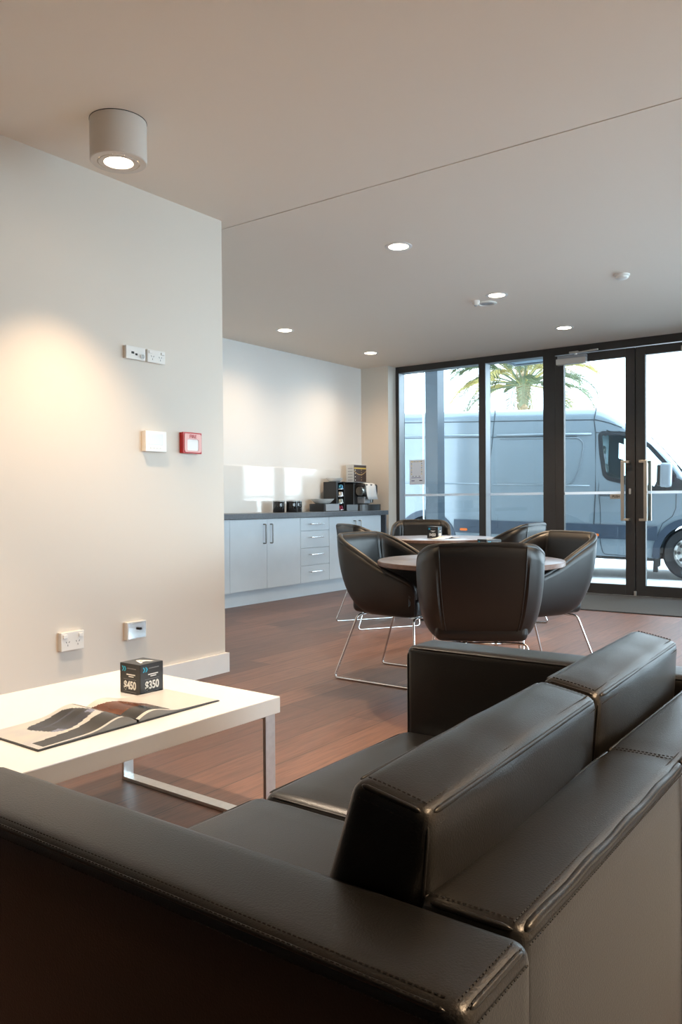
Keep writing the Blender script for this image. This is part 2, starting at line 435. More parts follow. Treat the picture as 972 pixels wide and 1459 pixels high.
dl = door('door_1', -3.330, -2.468, True)
dr = door('door_2', -2.460, -1.598, False)
lk = B(); extrude_poly(lk, round_rect(.022, .062, .010, cx=-2.517, cy=1.105), 'y', YW-.012, YW+.001)
obj('meeting_strip', bx(-2.478, -2.45, YW+.03, YW+.05, .015, 2.6), ALU, dl)
obj('lock_cylinder', lk, STEEL, dl)
# push plate behind the left handle
ps = B(); box(ps, -2.735, -2.605, YW+.0335, YW+.037, 1.026, 1.076)
T = basis((-2.67, YW+.0215, 1.051), (1, 0, 0), (0, 0, 1))
pp = tag(obj('push_sign', bx(-2.735, -2.605, YW+.0185, YW+.0215, 1.026, 1.076, .001), BRONZE), 'small bronze push plate on the door glass beside a bar handle', 'sign')
obj('lettering', text_bm('PUSH', .034, basis((-2.67, YW+.0183, 1.051), (1, 0, 0), (0, 0, 1)), bold=.0006), CARDB, pp)
# door closers
def closer(x, lab, arm):
    c = empty('door_closer', (x, YW-.03, 2.53), 0, lab, 'door closer', 'door closers on the entrance doors')
    obj('body', bx(-.165, .165, -.04, .028, -.035, .03, .006), mat('silver_closer', (.62, .60, .57), .35, .4, var=.03), c)
    obj('mounting_plate', bx(-.155, .165, -.02, .029, .032, .062, .003), GREYP, c)
    a = B(); tube(a, [(.05, -.012, .06), (.05, -.012, .082)], .016); tube(a, rounded_path([(.05, -.014, .082), (.30, -.035, .090), (.20, .0, .095)], .01), .009)
    box(a, -.02, .08, -.03, .0, .078, .10, .003)
    obj('arm', a, STEEL, c)
    return c
closer(-3.13, 'grey overhead closer on the door leaf that carries the lock', 1)
closer(-1.83, 'grey overhead closer on the door leaf without a lock', 1)
# door bolt at the floor
db = B(); box(db, -2.476, -2.452, YW-.022, YW-.001, .012, .06, .003); tube(db, [(-2.464, YW-.03, .03), (-2.464, YW-.005, .03)], .008)
obj('floor_bolt', db, STEEL, dl)
# threshold strip
struct(obj('trim_4', bx(-3.345, -1.52, YW-.03, YW+.15, 0, .010, .002), STEEL))

tag(obj('entrance_mat', bx(-3.5, 1.0, 7.30, 8.555, .0, .012, .004), MATG), 'dark grey ribbed entrance mat in front of the glass doors', 'door mat')

# poster on the left window (plain where its code was)
po = tag(obj('paper_notice', bx(-5.29, -5.065, YW+.126, YW+.1285, 1.225, 1.535), THINP), 'white paper notice with dashed yellow border taped to the window by the post', 'notice')
Tn = basis((-5.1775, YW+.1258, 1.38), (1, 0, 0), (0, 0, 1)); g = B()
def dn(x0, x1, y0, y1, mi, g=g): flat(g, Tn, rect(x0, x1, y0, y1), .0006, mi)
for k in range(7):
    y = .135-.026*k
    for x in (-.088, .058):
        dn(x, x+.012, y-.008, y+.004, k % 2)
for k in range(6):
    dn(-.07+.024*k, -.056+.024*k, .128, .138, k % 2)
for x in (-.072, -.028, .02): dn(x, x+.02, -.055, -.048, 2)
dn(-.085, .05, -.073, -.067, 3); dn(-.085, -.04, -.112, -.102, 3); dn(.03, .072, -.110, -.099, 2)
obj('print', g, [YELLOW, PRINTG, CARDB, PURPLE], po)

# ------------------------------------------------------------------ downlights
def spot(name, loc, e, ang, blend=.6, col=(1, .70, .43), parent=None, r=.035):
    l = bpy.data.lights.new(name, 'SPOT'); l.energy = e; l.spot_size = R(ang); l.spot_blend = blend; l.color = col; l.shadow_soft_size = r
    o = bpy.data.objects.new(name, l); C.objects.link(o); o.location = loc
    if parent: o.parent = parent
    return o
cyl = empty('ceiling_downlight', (-2.885, 2.305, H), 0, 'white cylinder-shaped downlight fixed under the ceiling beside the wall of outlets', 'downlight')
SHADE = mat('matt_white_lamp_body', (.66, .615, .56), .6, var=.02)
obj('housing', lathe(B(), [(0, 0), (.1215, 0), (.1225, -.004), (.1225, -.176), (.119, -.18), (.092, -.18), (.090, -.176), (.090, -.12), (0, -.12)], n=64), SHADE, cyl, 40)
obj('mounting_ring', lathe(B(), [(.1150, .0), (.1240, 0), (.1240, -.0025), (.115, -.0025)], n=64), BLACKP, cyl, 40)
obj('tilt_ring', lathe(B(), [(.087, -.178), (.086, -.181), (.064, -.181), (.060, -.172), (.060, -.15), (.087, -.15)], n=64), SHADE, cyl, 40)
obj('lens', lathe(B(), [(.0605, -.166), (.03, -.168), (0, -.1685)], n=48), LAMP, cyl, True)
spot('downlight_or_fill', (-2.885, 2.305, H-.19), 84, 88, .75, r=.014)
spot('downlight_or_fill', (-2.15, 1.45, H-.02), 190, 78, .6, col=(1, .80, .60), r=.03)  # added unseen lamp without fitting, brightens the coffee table
DL = [(-2.822, 4.529, 'round recessed downlight just beyond the ceiling joint'), (-2.851, 6.089, 'recessed downlight beside the small round ceiling vent'), (-2.868, 7.644, 'recessed downlight in front of the entrance doors'),
      (-5.085, 6.053, 'recessed downlight over the two-door cabinet beside the wall end'), (-5.104, 7.578, 'recessed downlight over the coffee machine in the kitchen corner')]
def make_dl():
    d = empty('recessed_downlight', (0, 0, H))
    obj('trim_ring', lathe(B(), [(.090, 0), (.0895, -.003), (.082, -.005), (.066, -.004), (.064, .0), (.09, .0)], n=48), WHITE, d, 40)
    obj('lens', lathe(B(), [(.066, -.0015), (.03, -.0025), (0, -.003)], n=40), LAMP, d, True)
    return d
d0 = make_dl()
for i, (x, y, lab) in enumerate(DL):
    d = d0 if i == 0 else copy_tree(d0)
    d.location = (x, y, H); tag(d, lab, 'downlight', 'recessed downlights in the ceiling')
    spot('downlight_or_fill', (x, y, H-.02), 110 if x > -4 else 32, 110 if x > -4 else 150, .9)
# added fill lamps without fittings, warming the ceiling from the unseen side
for x, y, e_ in ((-.6, 4.5, 100), (-.4, 6.1, 50), (-.4, 7.6, 20), (.55, 2.9, 210), (.7, 1.4, 210)): spot('downlight_or_fill', (x, y, H-.02), e_, 110, .8)

det = empty('smoke_detector', (-1.845, 6.107, H), 0, 'white smoke detector alone on the ceiling towards the doors', 'smoke detector')
obj('base', lathe(B(), [(0, 0), (.055, 0), (.055, -.012), (.050, -.016), (0, -.016)], n=40), PLAST, det, 40)
obj('sensor_cap', lathe(B(), [(.046, -.016), (.044, -.028), (.030, -.036), (0, -.038)], n=40), PLAST, det, 40)
vt = empty('round_ceiling_vent', (-3.035, 6.285, H), 0, 'small round ceiling vent with a grey centre beside a downlight', 'vent')
obj('rim', lathe(B(), [(.085, 0), (.084, -.008), (.065, -.012), (.058, -.004), (.085, 0)], n=40), PLAST, vt, 40)
obj('grille', lathe(B(), [(.058, -.002), (.02, -.003), (0, -.003)], n=40), GREYP, vt, 40)
ms = empty('motion_sensor', (-3.075, 6.155, H), 0, 'tiny white ceiling motion sensor with a dark eye', 'sensor')
obj('body', lathe(B(), [(0, 0), (.036, 0), (.036, -.01), (.030, -.03), (.018, -.038), (0, -.04)], n=32), PLAST, ms, 40)
obj('lens', lathe(B(), [(0, -.048), (.008, -.046), (.014, -.038), (.016, -.03)], n=24), GREYP, ms, 40)

# ------------------------------------------------------------------ wall fittings on the left wall
def plate(name, y0, y1, z0, z1, lab, cat, group=None, d=.026, m=PLAST):
    e = empty(name, (XL, (y0+y1)/2, (z0+z1)/2), 0, lab, cat, group)
    w, h = y1-y0, z1-z0
    obj('back_box', bx(.0, d*.6, -w/2+.002, w/2-.002, -h/2+.002, h/2-.002), m, e)
    obj('faceplate', bx(d*.6, d, -w/2, w/2, -h/2, h/2, .003), m, e)
    return e, w, h, d
def pins(bm, y, z, d, s=1.0):
    T = basis((d, y, z), (0, 1, 0), (0, 0, 1))
    for a, ox, oy in ((30, -.008, .006), (-30, .008, .006), (0, 0, -.009)):
        c, sn = math.cos(R(a)), math.sin(R(a))
        flat(bm, T, [(ox+(px*c-py*sn)*s, oy+(px*sn+py*c)*s) for px, py in rect(-.0013, .0013, -.0045, .0045)], .0005)
def gpo(y0, y1, z0, z1, lab, d=.026):
    e, w, h, d = plate('power_outlet', y0, y1, z0, z1, lab, 'power outlet', 'power and data outlets on the wall', d)
    for s in (-1, 1):
        bm = B(); box(bm, d, d+.006, s*w*.34-.012, s*w*.34+.012, h*.18, h*.38, .002); obj('switch', bm, CERAM, e)
    for s in (-1, 1):
        p = B(); pins(p, s*w*.22, -h*.10, d, 1.0); obj('socket_pin_pattern', p, DARK, e)
    return e
gpo(2.328, 2.458, .300, .392, 'white double power outlet low on the wall behind the coffee table', .030)
gpo(2.885, 3.010, 1.778, 1.848, 'white double power outlet high on the wall beside the data outlet', .022)
e, w, h, d = plate('data_outlet', 2.742, 2.872, 1.779, 1.848, 'white data outlet plate with a round socket high on the wall', 'data outlet', 'power and data outlets on the wall', .022)
bm = B(); box(bm, d-.001, d+.001, -.030, -.012, -.006, .006); box(bm, d-.001, d+.001, -.004, .010, -.012, -.001); obj('port', bm, DARK, e)
bm = B(); tube(bm, [(d, .040, -.014), (d+.008, .040, -.014)], .012, 20); obj('aerial_socket', bm, CHROME, e)
e, w, h, d = plate('aerial_outlet', 2.724, 2.853, .298, .393, 'mirror-faced aerial outlet low on the wall above the price cube', 'aerial outlet', 'power and data outlets on the wall', .030)
obj('mirror_face', bx(d, d+.002, -w/2+.006, w/2-.006, -h/2+.006, h/2-.006, .001), CHROME, e)
bm = B(); tube(bm, [(d, .012, .008), (d+.016, .012, .008)], .008, 16); obj('aerial_pin', bm, BLACKP, e)
e, w, h, d = plate('wall_control_panel', 2.856, 3.003, 1.296, 1.408, 'white square control panel on the wall beside the red fire point', 'control panel', None, .034, mat('bright_white_plastic', (.86, .86, .84), .3, var=.01))
obj('screen', bx(d, d+.0015, -.052, .046, -.018, .040, .0005), mat('pale_screen', (.74, .77, .80), .15, var=.02), e)
bm = B()
for k in range(4): box(bm, d, d+.002, -.04+.022*k, -.026+.022*k, -.040, -.034)
obj('button', bm, PLAST, e)
e, w, h, d = plate('fire_call_point', 3.128, 3.272, 1.298, 1.418, 'red square fire call point with a white centre on the wall', 'fire alarm', None, .030, RED)
fr = B(); T = basis((d, 0, 0), (0, 1, 0), (0, 0, 1))
PINK = mat('pale_red_raised_frame', (.80, .42, .38), .3, var=.03)
o_ = round_rect(.128, .104, .012); i_ = round_rect(.086, .066, .010, cx=0, cy=-.012)
va = [fr.verts.new(T @ Vector((p[0], p[1], .004))) for p in o_]; vb = [fr.verts.new(T @ Vector((p[0], p[1], .004))) for p in i_]
vc = [fr.verts.new(T @ Vector((p[0], p[1], 0))) for p in o_]; vd = [fr.verts.new(T @ Vector((p[0], p[1], 0))) for p in i_]
for a, b in ((va, vb), (vc, va), (vb, vd)):
    for k in range(len(a)): fr.faces.new((a[k], a[(k+1) % len(a)], b[(k+1) % len(a)], b[k]))
obj('raised_frame', fr, PINK, e)
bm = B(); flat(bm, T, round_rect(.084, .064, .010, cx=0, cy=-.012), .002); obj('break_glass', bm, CERAM, e)
obj('lettering', text_bm('FIRE', .026, basis((d+.0045, 0, .036), (0, 1, 0), (0, 0, 1)), sx=1.15, bold=.0006), RED, e)

# ------------------------------------------------------------------ kitchen
XC = -5.38
def cab_door(parent, y0, y1, z0, z1, hy):
    dd = obj('door', bx(XC-.02, XC, y0+.0015, y1-.0015, z0, z1, .0015), CAB, parent)
    h_ = B(); tube(h_, rounded_path([(XC-.002, hy, .795), (XC+.034, hy, .795), (XC+.034, hy, .605), (XC-.002, hy, .605)], .008), .0065, 10)
    obj('handle', h_, mat('dark_steel_handle', (.22, .21, .20), .3, 1.0, var=.05), dd)
def carcass(y0, y1): return bx(XK+.012, XC-.022, y0, y1, .145, .850)
c = empty('base_cabinet', (0, 0, 0), 0, 'pale grey two-door base cabinet at the wall end of the bench', 'cabinet', 'pale grey base cabinets under the slate bench')
obj('carcass', carcass(5.562, 6.632), CAB, c); cab_door(c, 5.562, 6.096, .150, .848, 6.045); cab_door(c, 6.096, 6.632, .150, .848, 6.150)
c = empty('drawer_cabinet', (0, 0, 0), 0, 'pale grey four-drawer cabinet in the middle of the kitchen bench', 'cabinet', 'pale grey base cabinets under the slate bench')
obj('carcass', carcass(6.634, 7.140), CAB, c)
zs = (.848, .706, .520, .334, .150)
for z1, z0 in zip(zs, zs[1:]):
    dw = obj('drawer', bx(XC-.02, XC, 6.6355, 7.1385, z0+.002, z1-.002, .0015), CAB, c)
    zc = z1-.07 if z1 < .8 else (z1+z0)/2+.002
    h_ = B(); tube(h_, rounded_path([(XC-.002, 6.775, zc), (XC+.034, 6.775, zc), (XC+.034, 7.0, zc), (XC-.002, 7.0, zc)], .008), .0065, 10)
    obj('handle', h_, CHROME, dw)
c = empty('base_cabinet', (0, 0, 0), 0, 'pale grey two-door base cabinet under the coffee machine', 'cabinet', 'pale grey base cabinets under the slate bench')
obj('carcass', carcass(7.142, 8.19), CAB, c); cab_door(c, 7.142, 7.668, .150, .848, 7.615); cab_door(c, 7.668, 8.19, .150, .848, 7.72)
c = empty('open_shelf_unit', (0, 0, 0), 0, 'narrow dark open shelf unit at the window end of the bench', 'shelf unit')
m_ = B(); box(m_, XK+.012, XC, 8.29, 8.312, 0, .852); box(m_, XK+.012, XC-.02, 8.193, 8.29, .10, .12); box(m_, XK+.012, XK+.03, 8.193, 8.29, .12, .85)
obj('frame', m_, BENCH, c); obj('shelf', bx(XK+.03, XC-.01, 8.193, 8.29, .49, .51), BENCH, c)
obj('filler_panel', bx(XK+.012, XC, 4.9, 5.560, .145, .850, .001), CAB); tag(bpy.data.objects['filler_panel'], 'plain pale grey end panel of the bench next to the wall end', 'panel')
tag(obj('plinth', bx(XK+.012, -5.44, 4.9, 8.19, 0, .143), CAB), 'pale grey plinth board running along the floor under the cabinets', 'plinth')
tag(obj('benchtop', bx(XK+.008, -5.355, 4.9, 8.325, .852, .906, .003), BENCH), 'long slate grey kitchen benchtop over the pale cabinets', 'benchtop')
ZB = .9065
# canisters
def canister():
    e = empty('canister', (0, 0, ZB))
    obj('cup', lathe(B(), [(0, 0), (.060, 0), (.063, .004), (.063, .122), (.0615, .125), (.059, .122), (.058, .01), (0, .01)], n=40), BLACKG, e, 50)
    obj('band', lathe(B(), [(.0632, .116), (.0638, .118), (.0638, .121), (.0632, .123)], n=40), STEEL, e, True)
    return e
c0 = canister()
for i, (x, y, lab) in enumerate(((-5.60, 6.54, 'glossy black canister at the wall end of the row of three'), (-5.52, 6.665, 'middle one of three glossy black canisters on the bench'), (-5.60, 6.835, 'glossy black canister at the coffee pod end of the row of three'))):
    c = c0 if i == 0 else copy_tree(c0); c.location = (x, y, ZB); tag(c, lab, 'canister', 'black canisters on the bench')
# pod drawer box
e = empty('pod_drawer_box', (-5.61, 7.37, ZB), 0, 'low dark box with grey drawer front holding a white bowl', 'box')
obj('body', bx(-.11, .10, -.15, .14, 0, .088, .003), BLACKP, e); obj('drawer_front', bx(.10, .108, -.125, .13, .006, .082, .002), GREYP, e)
def bowl(r, h): return lathe(B(), [(0, 0), (r*.55, 0), (r*.7, h*.2), (r*.97, h*.9), (r, h), (r*.97, h), (r*.68, h*.3), (0, h*.14)], n=48)
o = obj('serving_bowl', bowl(.140, .055), CERAM, None, 50, (-5.63, 7.345, ZB+.089)); tag(o, 'shallow white bowl on the low dark box', 'bowl', 'white bowls by the coffee machine')
# pod tower
e = empty('pod_dispenser', (-5.63, 7.61, ZB), 0, 'tall black pod dispenser tower with a bowl on top', 'pod dispenser')
m_ = B(); box(m_, -.12, .07, -.085, -.055, 0, .345, .003); box(m_, -.12, .09, .042, .05, 0, .345, .002); box(m_, -.12, -.10, -.055, .042, 0, .345); box(m_, -.10, .07, -.055, .042, .335, .345); box(m_, -.10, .07, -.055, .042, 0, .012)
obj('tower', m_, BLACKP, e); sh = B()
for k in range(1, 4): box(sh, -.10, .075, -.055, .042, .083*k, .083*k+.006)
obj('shelf', sh, CHROME, e)
PODC = [((.05, .22, .36), 'blue coffee pod, topmost in the dispenser'), ((.70, .70, .68), 'silver coffee pod, second from the top of the dispenser'), ((.45, .50, .45), 'grey-green coffee pod, third from the top of the dispenser'), ((.20, .02, .05), 'dark red coffee pod at the bottom of the dispenser')]
for k, (cl, lab) in enumerate(PODC):
    z = ZB+.26-.083*k if k < 3 else ZB+.0135
    z = ZB + (.2555, .1725, .0895, .0125)[k]
    p = empty('coffee_pod', (-5.565, 7.605, z), 0, lab, 'coffee pod', 'coffee pods in the dispenser')
    obj('cup', lathe(B(), [(0, .058), (.022, .056), (.030, .05), (.038, .008), (.038, .006)], n=28), mat('pod_foil_%d' % k, cl, .25, .6, var=.2, vscale=80), p, 50)
    obj('rim', lathe(B(), [(0, 0), (.043, 0), (.044, .003), (.043, .006), (0, .006)], n=28), CHROME, p, 50)
o = obj('serving_bowl', bowl(.105, .042), CERAM, None, 50, (-5.64, 7.60, ZB+.3465)); tag(o, 'small white bowl on top of the pod dispenser tower', 'bowl', 'white bowls by the coffee machine')
# coffee machine
e = empty('coffee_machine', (-5.62, 8.09, ZB), 0, 'black capsule coffee machine draped with a white paper towel', 'coffee machine')
obj('body', bx(-.14, .03, -.17, .16, .02, .335, .012, 3), BLACKP, e)
obj('head', bx(.0, .16, -.12, .17, .17, .325, .03, 4), BLACKP, e, 40)
tr = B(); extrude_poly(tr, [(-.14, -.36), (.06, -.36)] + [(.10+.14*math.cos(R(a)), -.01+.24*math.sin(R(a))) for a in range(-75, 80, 10)] + [(-.14, .2)], 'z', .0, .075)
obj('drip_tray', tr, mat('satin_black_tray', (.05, .052, .055), .3, .3, var=.1), e)
obj('top_plate', bx(-.13, .04, -.365, .16, .336, .345, .002), BLACKP, e)
bm = B(); tube(bm, [(.10, -.155, .235), (.10, -.10, .235)], .052, 28); obj('brew_dial', bm, STEEL, e, 40)
bm = B(); tube(bm, [(.105, .155, .215), (.105, .21, .205)], [.018, .022], 16); obj('steam_knob', bm, PLAST, e, 40)
bm = B(); box(bm, .03, .14, -.10, .03, .085, .168, .008); obj('spout_column', bm, GREYP, e)
bm = B(); tube(bm, [(.10, .09, .168), (.10, .09, .095)], .03, 20); obj('spout', bm, BLACKG, e, 40)
# paper towel draped over the head (lies on the machine: its own thing)
bm = B(); rows = []
prof = [(.0, .338), (.03, .341), (.10, .338), (.145, .325), (.168, .295), (.173, .24), (.174, .18), (.176, .135)]
for k in range(13):
    y = -.085 + .21*k/12
    rows.append([bm.verts.new((-5.62+px+.006*math.sin(k*1.1+j), 8.09+y+(-.03+.02*j/7 if True else 0)*(1 if j < 3 else .4)+.012*math.sin(j), ZB+pz)) for j, (px, pz) in enumerate(prof)])
for a, b in zip(rows, rows[1:]):
    for j in range(len(prof)-1): bm.faces.new((a[j], a[j+1], b[j+1], b[j]))
o = obj('paper_towel', bm, PAPER, None, True); o.modifiers.new('thickness', 'SOLIDIFY').thickness = .003
tag(o, 'white paper towel hanging over the front of the coffee machine', 'paper towel')
# menu box on the machine
e = empty('menu_box', (-5.66, 8.095, ZB+.3455), 0, 'tall dark menu box with a gold curve, standing on the coffee machine', 'menu box')
obj('body', bx(-.055, .055, -.155, .115, 0, .215, .002), mat('pale_card', (.62, .64, .64), .5, var=.03), e)
obj('front_print', bx(.0555, .0575, -.150, .110, .004, .208), mat('dark_brown_print', (.045, .022, .016), .4, var=.3, vscale=30), e)
T = basis((.058, -.02, .1), (0, 1, 0), (0, 0, 1)); g = B()
for k in range(16):
    x0, x1 = -.125+.25*k/16, -.125+.25*(k+1)/16
    f_ = lambda x: -.012+.045*(x/.125)**2
    flat(g, T, [(x0, f_(x0)), (x1, f_(x1)), (x1, f_(x1)+.008), (x0, f_(x0)+.008)], .0006, 0)
flat(g, T, rect(-.125, .125, .062, .078), .0006, 1)
for k in range(4): flat(g, T, rect(-.11, -.098, -.08+.04*k, -.068+.04*k), .0006, 2)
for k in range(5): flat(g, T, rect(.02, .032, -.075+.03*k, -.067+.03*k), .0006, 0)
obj('print', g, [GOLD, YELLOW, PRINTW], e)
g = B(); T = basis((.03, -.1555, .1), (1, 0, 0), (0, 0, 1))
for k in range(5): flat(g, T, rect(-.06, .01, -.08+.035*k, -.068+.035*k), .0006)
obj('side_print', g, GREYP, e)

# ------------------------------------------------------------------ price cube
def price_cube():
    s = .098; e = empty('price_cube', (0, 0, 0))
    obj('cube', bx(-s/2, s/2, -s/2, s/2, 0, s, .0018), CARDB, e)
    def face(T, price, w):
        obj('price', text_bm(price, .036, T @ Matrix.Translation((0, -.022, .0004)), sx=.80, bold=.0009), PRINTW, e)
        g = B(); TT = T @ Matrix.Translation((0, 0, .0002))
        for k in range(2):
            x = -.038+.010*k; y = .031
            flat(g, TT, [(x, y+.008), (x+.005, y+.008), (x+.011, y), (x+.005, y-.008), (x, y-.008), (x+.006, y)], .0005, 0)
        flat(g, TT, rect(-.012, .030, .032, .035), .0005, 1)
        flat(g, TT, rect(-.016, .026, .012, .0155), .0005, 2); flat(g, TT, rect(-.006, .018, .006, .009), .0005, 2)
        flat(g, TT, rect(-.030, .030, -.002, -.0008), .0005, 1); flat(g, TT, rect(-.030, .030, -.043, -.0418), .0005, 1)
        obj('print', g, [PRINTC, PRINTG, PRINTW], e)
    face(basis((s/2, 0, s/2), (0, 1, 0), (0, 0, 1)), '$350', 0)
    face(basis((0, -s/2, s/2), (1, 0, 0), (0, 0, 1)), '$450', 0)
    g = B(); T = basis((0, 0, s), (0, 1, 0), (-1, 0, 0))
    flat(g, T, [(-.026, -.024), (-.016, -.024), (.004, .024), (-.004, .024)], .0005); flat(g, T, [(.0, .014), (.008, .024), (.030, -.024), (.016, -.024)], .0005); flat(g, T, rect(-.013, .014, -.010, -.003), .0005)
    obj('emblem', g, PRINTW, e)
    return e
pc = price_cube(); pc.location = (-2.088, 1.740, .4005); pc.rotation_euler.z = R(1)
tag(pc, 'black price cube on the white coffee table', 'price cube', 'black price cubes')
pc2 = copy_tree(pc); pc2.location = (-3.42, 6.045, .7005); pc2.rotation_euler.z = R(8); tag(pc2, 'black price cube beside the brochure on the table by the windows', 'price cube')
pc3 = copy_tree(pc); pc3.location = (-2.02, 4.20, .7005); pc3.rotation_euler.z = R(-32); tag(pc3, 'black price cube on the table by the sofa, half hidden by a chair', 'price cube')
# brochure lying in front of the far cube
bm = B(); rows = []
for k in range(9):
    t = k/8; z = .7015+.012*math.exp(-((t-.5)/.12)**2) + (.004 if .1 < t < .9 else 0)
    rows.append([bm.verts.new((-3.36+x, 6.02+.30*(t-.5)*1.0+x*.2, z)) for x in (-.0, .11)])
for a, b in zip(rows, rows[1:]): bm.faces.new((a[0], a[1], b[1], b[0]))
o = obj('brochure', bm, PAPER, None, True, (.0, .0, 0)); o.modifiers.new('thickness', 'SOLIDIFY').thickness = .003
tag(o, 'open white brochure lying by the price cube on the table by the windows', 'brochure')

# ------------------------------------------------------------------ coffee table + magazine
ct = empty('coffee_table', (-1.665, 1.945, 0), R(-1.2), 'low glossy white coffee table with steel loop legs', 'coffee table')
obj('table_top', bx(-.755, 0, -1.15, 0, .348, .400, .003), LAMW, ct)
def loop(yc):
    b_ = B(); w = .0225; t = .012; x0, x1 = -.735, -.012
    box(b_, x1-t, x1, yc-w, yc+w, 0, .348, .001); box(b_, x0, x0+t, yc-w, yc+w, 0, .348, .001); box(b_, x0+t, x1-t, yc-w, yc+w, 0, t, .001)
    box(b_, x0+t, x1-t, yc-w, yc+w, .336, .348, .001)
    return b_
obj('leg', loop(-.035), STEEL, ct); obj('leg', loop(-1.115), STEEL, ct)

mg = empty('open_magazine', (-1.79, 1.476, .4), R(-1.0), 'open magazine showing a dark car, lying on the white coffee table', 'magazine')
DEP = .245; PW = .305
def page_print(side, u, v):
    """u: 0 spine..1 outer edge; v: 0 near edge..1 far edge"""
    n_ = noise.noise((u*6+side*9, v*7, 1.3)); n2 = noise.noise((u*22+side*5, v*22, 4.1))
    if side < 0:
        x = 1-u                      # 0 = outer left, 1 = spine
        road = .22 + .16*x
        if .03 < v < road and x > .06:
            g_ = .09+.04*n_+.02*n2; return (g_*1.05, g_*.98, g_*.90)
        # dark vehicle, seen from above at an angle
        cx_, cy_ = (x-.56), (v-.64)
        a = R(18); px = cx_*math.cos(a)+cy_*math.sin(a); py = -cx_*math.sin(a)+cy_*math.cos(a)
        if abs(px) < .27 and abs(py) < .25 and (abs(px)/.27)**4+(abs(py)/.25)**4 < 1:
            if abs(py-.06) < .02 or abs(px+.13) < .015: return (.16, .18, .24)
            if py < -.12 and abs(px) > .17: return (.45, .47, .55)
            if py < -.10: return (.10, .11, .17)
            return (.03+.03*abs(n_), .03+.03*abs(n_), .045+.03*abs(n_))
        if x > .86: 
            return (.30+.1*n_, .20+.08*n_, .13)
        return (.74+.03*n_, .73+.03*n_, .71)
    else:
        if u < .42 and v > .06 and v < .9 - u*.9:
            if v > .34: return (.34+.12*n_, .17+.08*n_, .08)
            g_ = .12+.06*n_; return (g_, g_*.95, g_*.9)
        return (.80, .78, .75)
def page(side):
    bm = B(); nu, nv = 64, 50; cl = bm.loops.layers.color.new('print'); g = []
    for i in range(nu+1):
        u = i/nu; row = []
        for j in range(nv+1):
            v = j/nv
            hmp = (.021 if side < 0 else .016)*math.exp(-((u-.17)/.19)**2)*(1-math.exp(-(u/.05)**1.2)) + .0045 + .006*(1-u)
            row.append(bm.verts.new((-DEP*v*1.0, side*(.004+PW*u), hmp)))
        g.append(row)
    for i in range(nu):
        for j in range(nv):
            f = bm.faces.new((g[i][j], g[i+1][j], g[i+1][j+1], g[i][j+1])); col = page_print(side, (i+.5)/nu, (j+.5)/nv)
            for l in f.loops: l[cl] = (*col, 1)
    # page block edge (near side) and underside
    base = [bm.verts.new((0, side*(.004+PW*i/nu), .0035)) for i in range(nu+1)]; basef = [bm.verts.new((-DEP, side*(.004+PW*i/nu), .0035)) for i in range(nu+1)]
    for i in range(nu):
        for f in (bm.faces.new((g[i][0], g[i+1][0], base[i+1], base[i])), bm.faces.new((g[i][nv], g[i+1][nv], basef[i+1], basef[i]))):
            for l in f.loops: l[cl] = (.50, .50, .50, 1)
    f = bm.faces.new([base[nu], basef[nu]] + [g[nu][j] for j in range(nv, -1, -1)])
    for l in f.loops: l[cl] = (.7, .7, .7, 1)
    return bm
obj('left_page', page(-1), PAGE, mg, 40); obj('right_page', page(1), PAGE, mg, 40)
cv = B(); box(cv, -DEP-.004, .004, -PW-.008, -.003, .0006, .0034); box(cv, -DEP-.004, .004, .003, PW+.008, .0006, .0034); box(cv, -DEP-.004, .004, -.004, .004, .0006, .003)
obj('cover', cv, CARDB, mg)

# ------------------------------------------------------------------ sofa
so = empty('sofa', (-.73, 1.29, 0), 0, 'black leather two-seater sofa with seamed back cushions, facing the coffee table', 'sofa')
OX, OY = .73, -1.29       # sofa parts are built in room coordinates, shifted to the sofa's base
def stube(bm, pts, r, n=8):
    """raised seam that dies away at both ends"""
    pts = [Vector(p) for p in pts]
    a, b = pts[0], pts[1]; c, d = pts[-2], pts[-1]
    e0 = min(.012, (b-a).length*.9); e1 = min(.012, (d-c).length*.9)
    P_ = [a, a+(b-a).normalized()*e0*.4, a+(b-a).normalized()*e0] + pts[1:-1] + [d+(c-d).normalized()*e1, d+(c-d).normalized()*e1*.4, d]
    R_ = [r*.25, r*.75, r] + [r]*(len(pts)-2) + [r, r*.75, r*.25]
    return tube(bm, P_, R_, n)
def S(bm): return warp(bm, lambda p: (p.x+OX, p.y+OY, p.z))
def Sp(pts): return [Vector((p[0]+OX, p[1]+OY, p[2])) for p in pts]
def block(x0, x1, y0, y1, z0, z1, r, puff=(0, 0, 0), wr=.0, seed=0, n=9):
    bm = soft_box((x1-x0)/2, (y1-y0)/2, (z1-z0)/2, r, puff, n, wr, seed)
    return warp(bm, lambda p: (p.x+(x0+x1)/2, p.y+(y0+y1)/2, p.z+(z0+z1)/2))
AN = (-1.155, -.288, .553, .690)     # near arm x0 x1 y0 y1
AF = (-1.165, -.288, 1.893, 2.035)
BK = (-.418, -.300, .694, 1.889)
ZT = .620; ZF = .07
k_ = .018*(1-.7071)
arm = obj('arm', S(block(AN[0], AN[1], AN[2], AN[3], ZF, ZT, .018, (0, .0, .004))), LEATHER, so, True)
st = B()
for off in (.006, .016, .026):
    pass
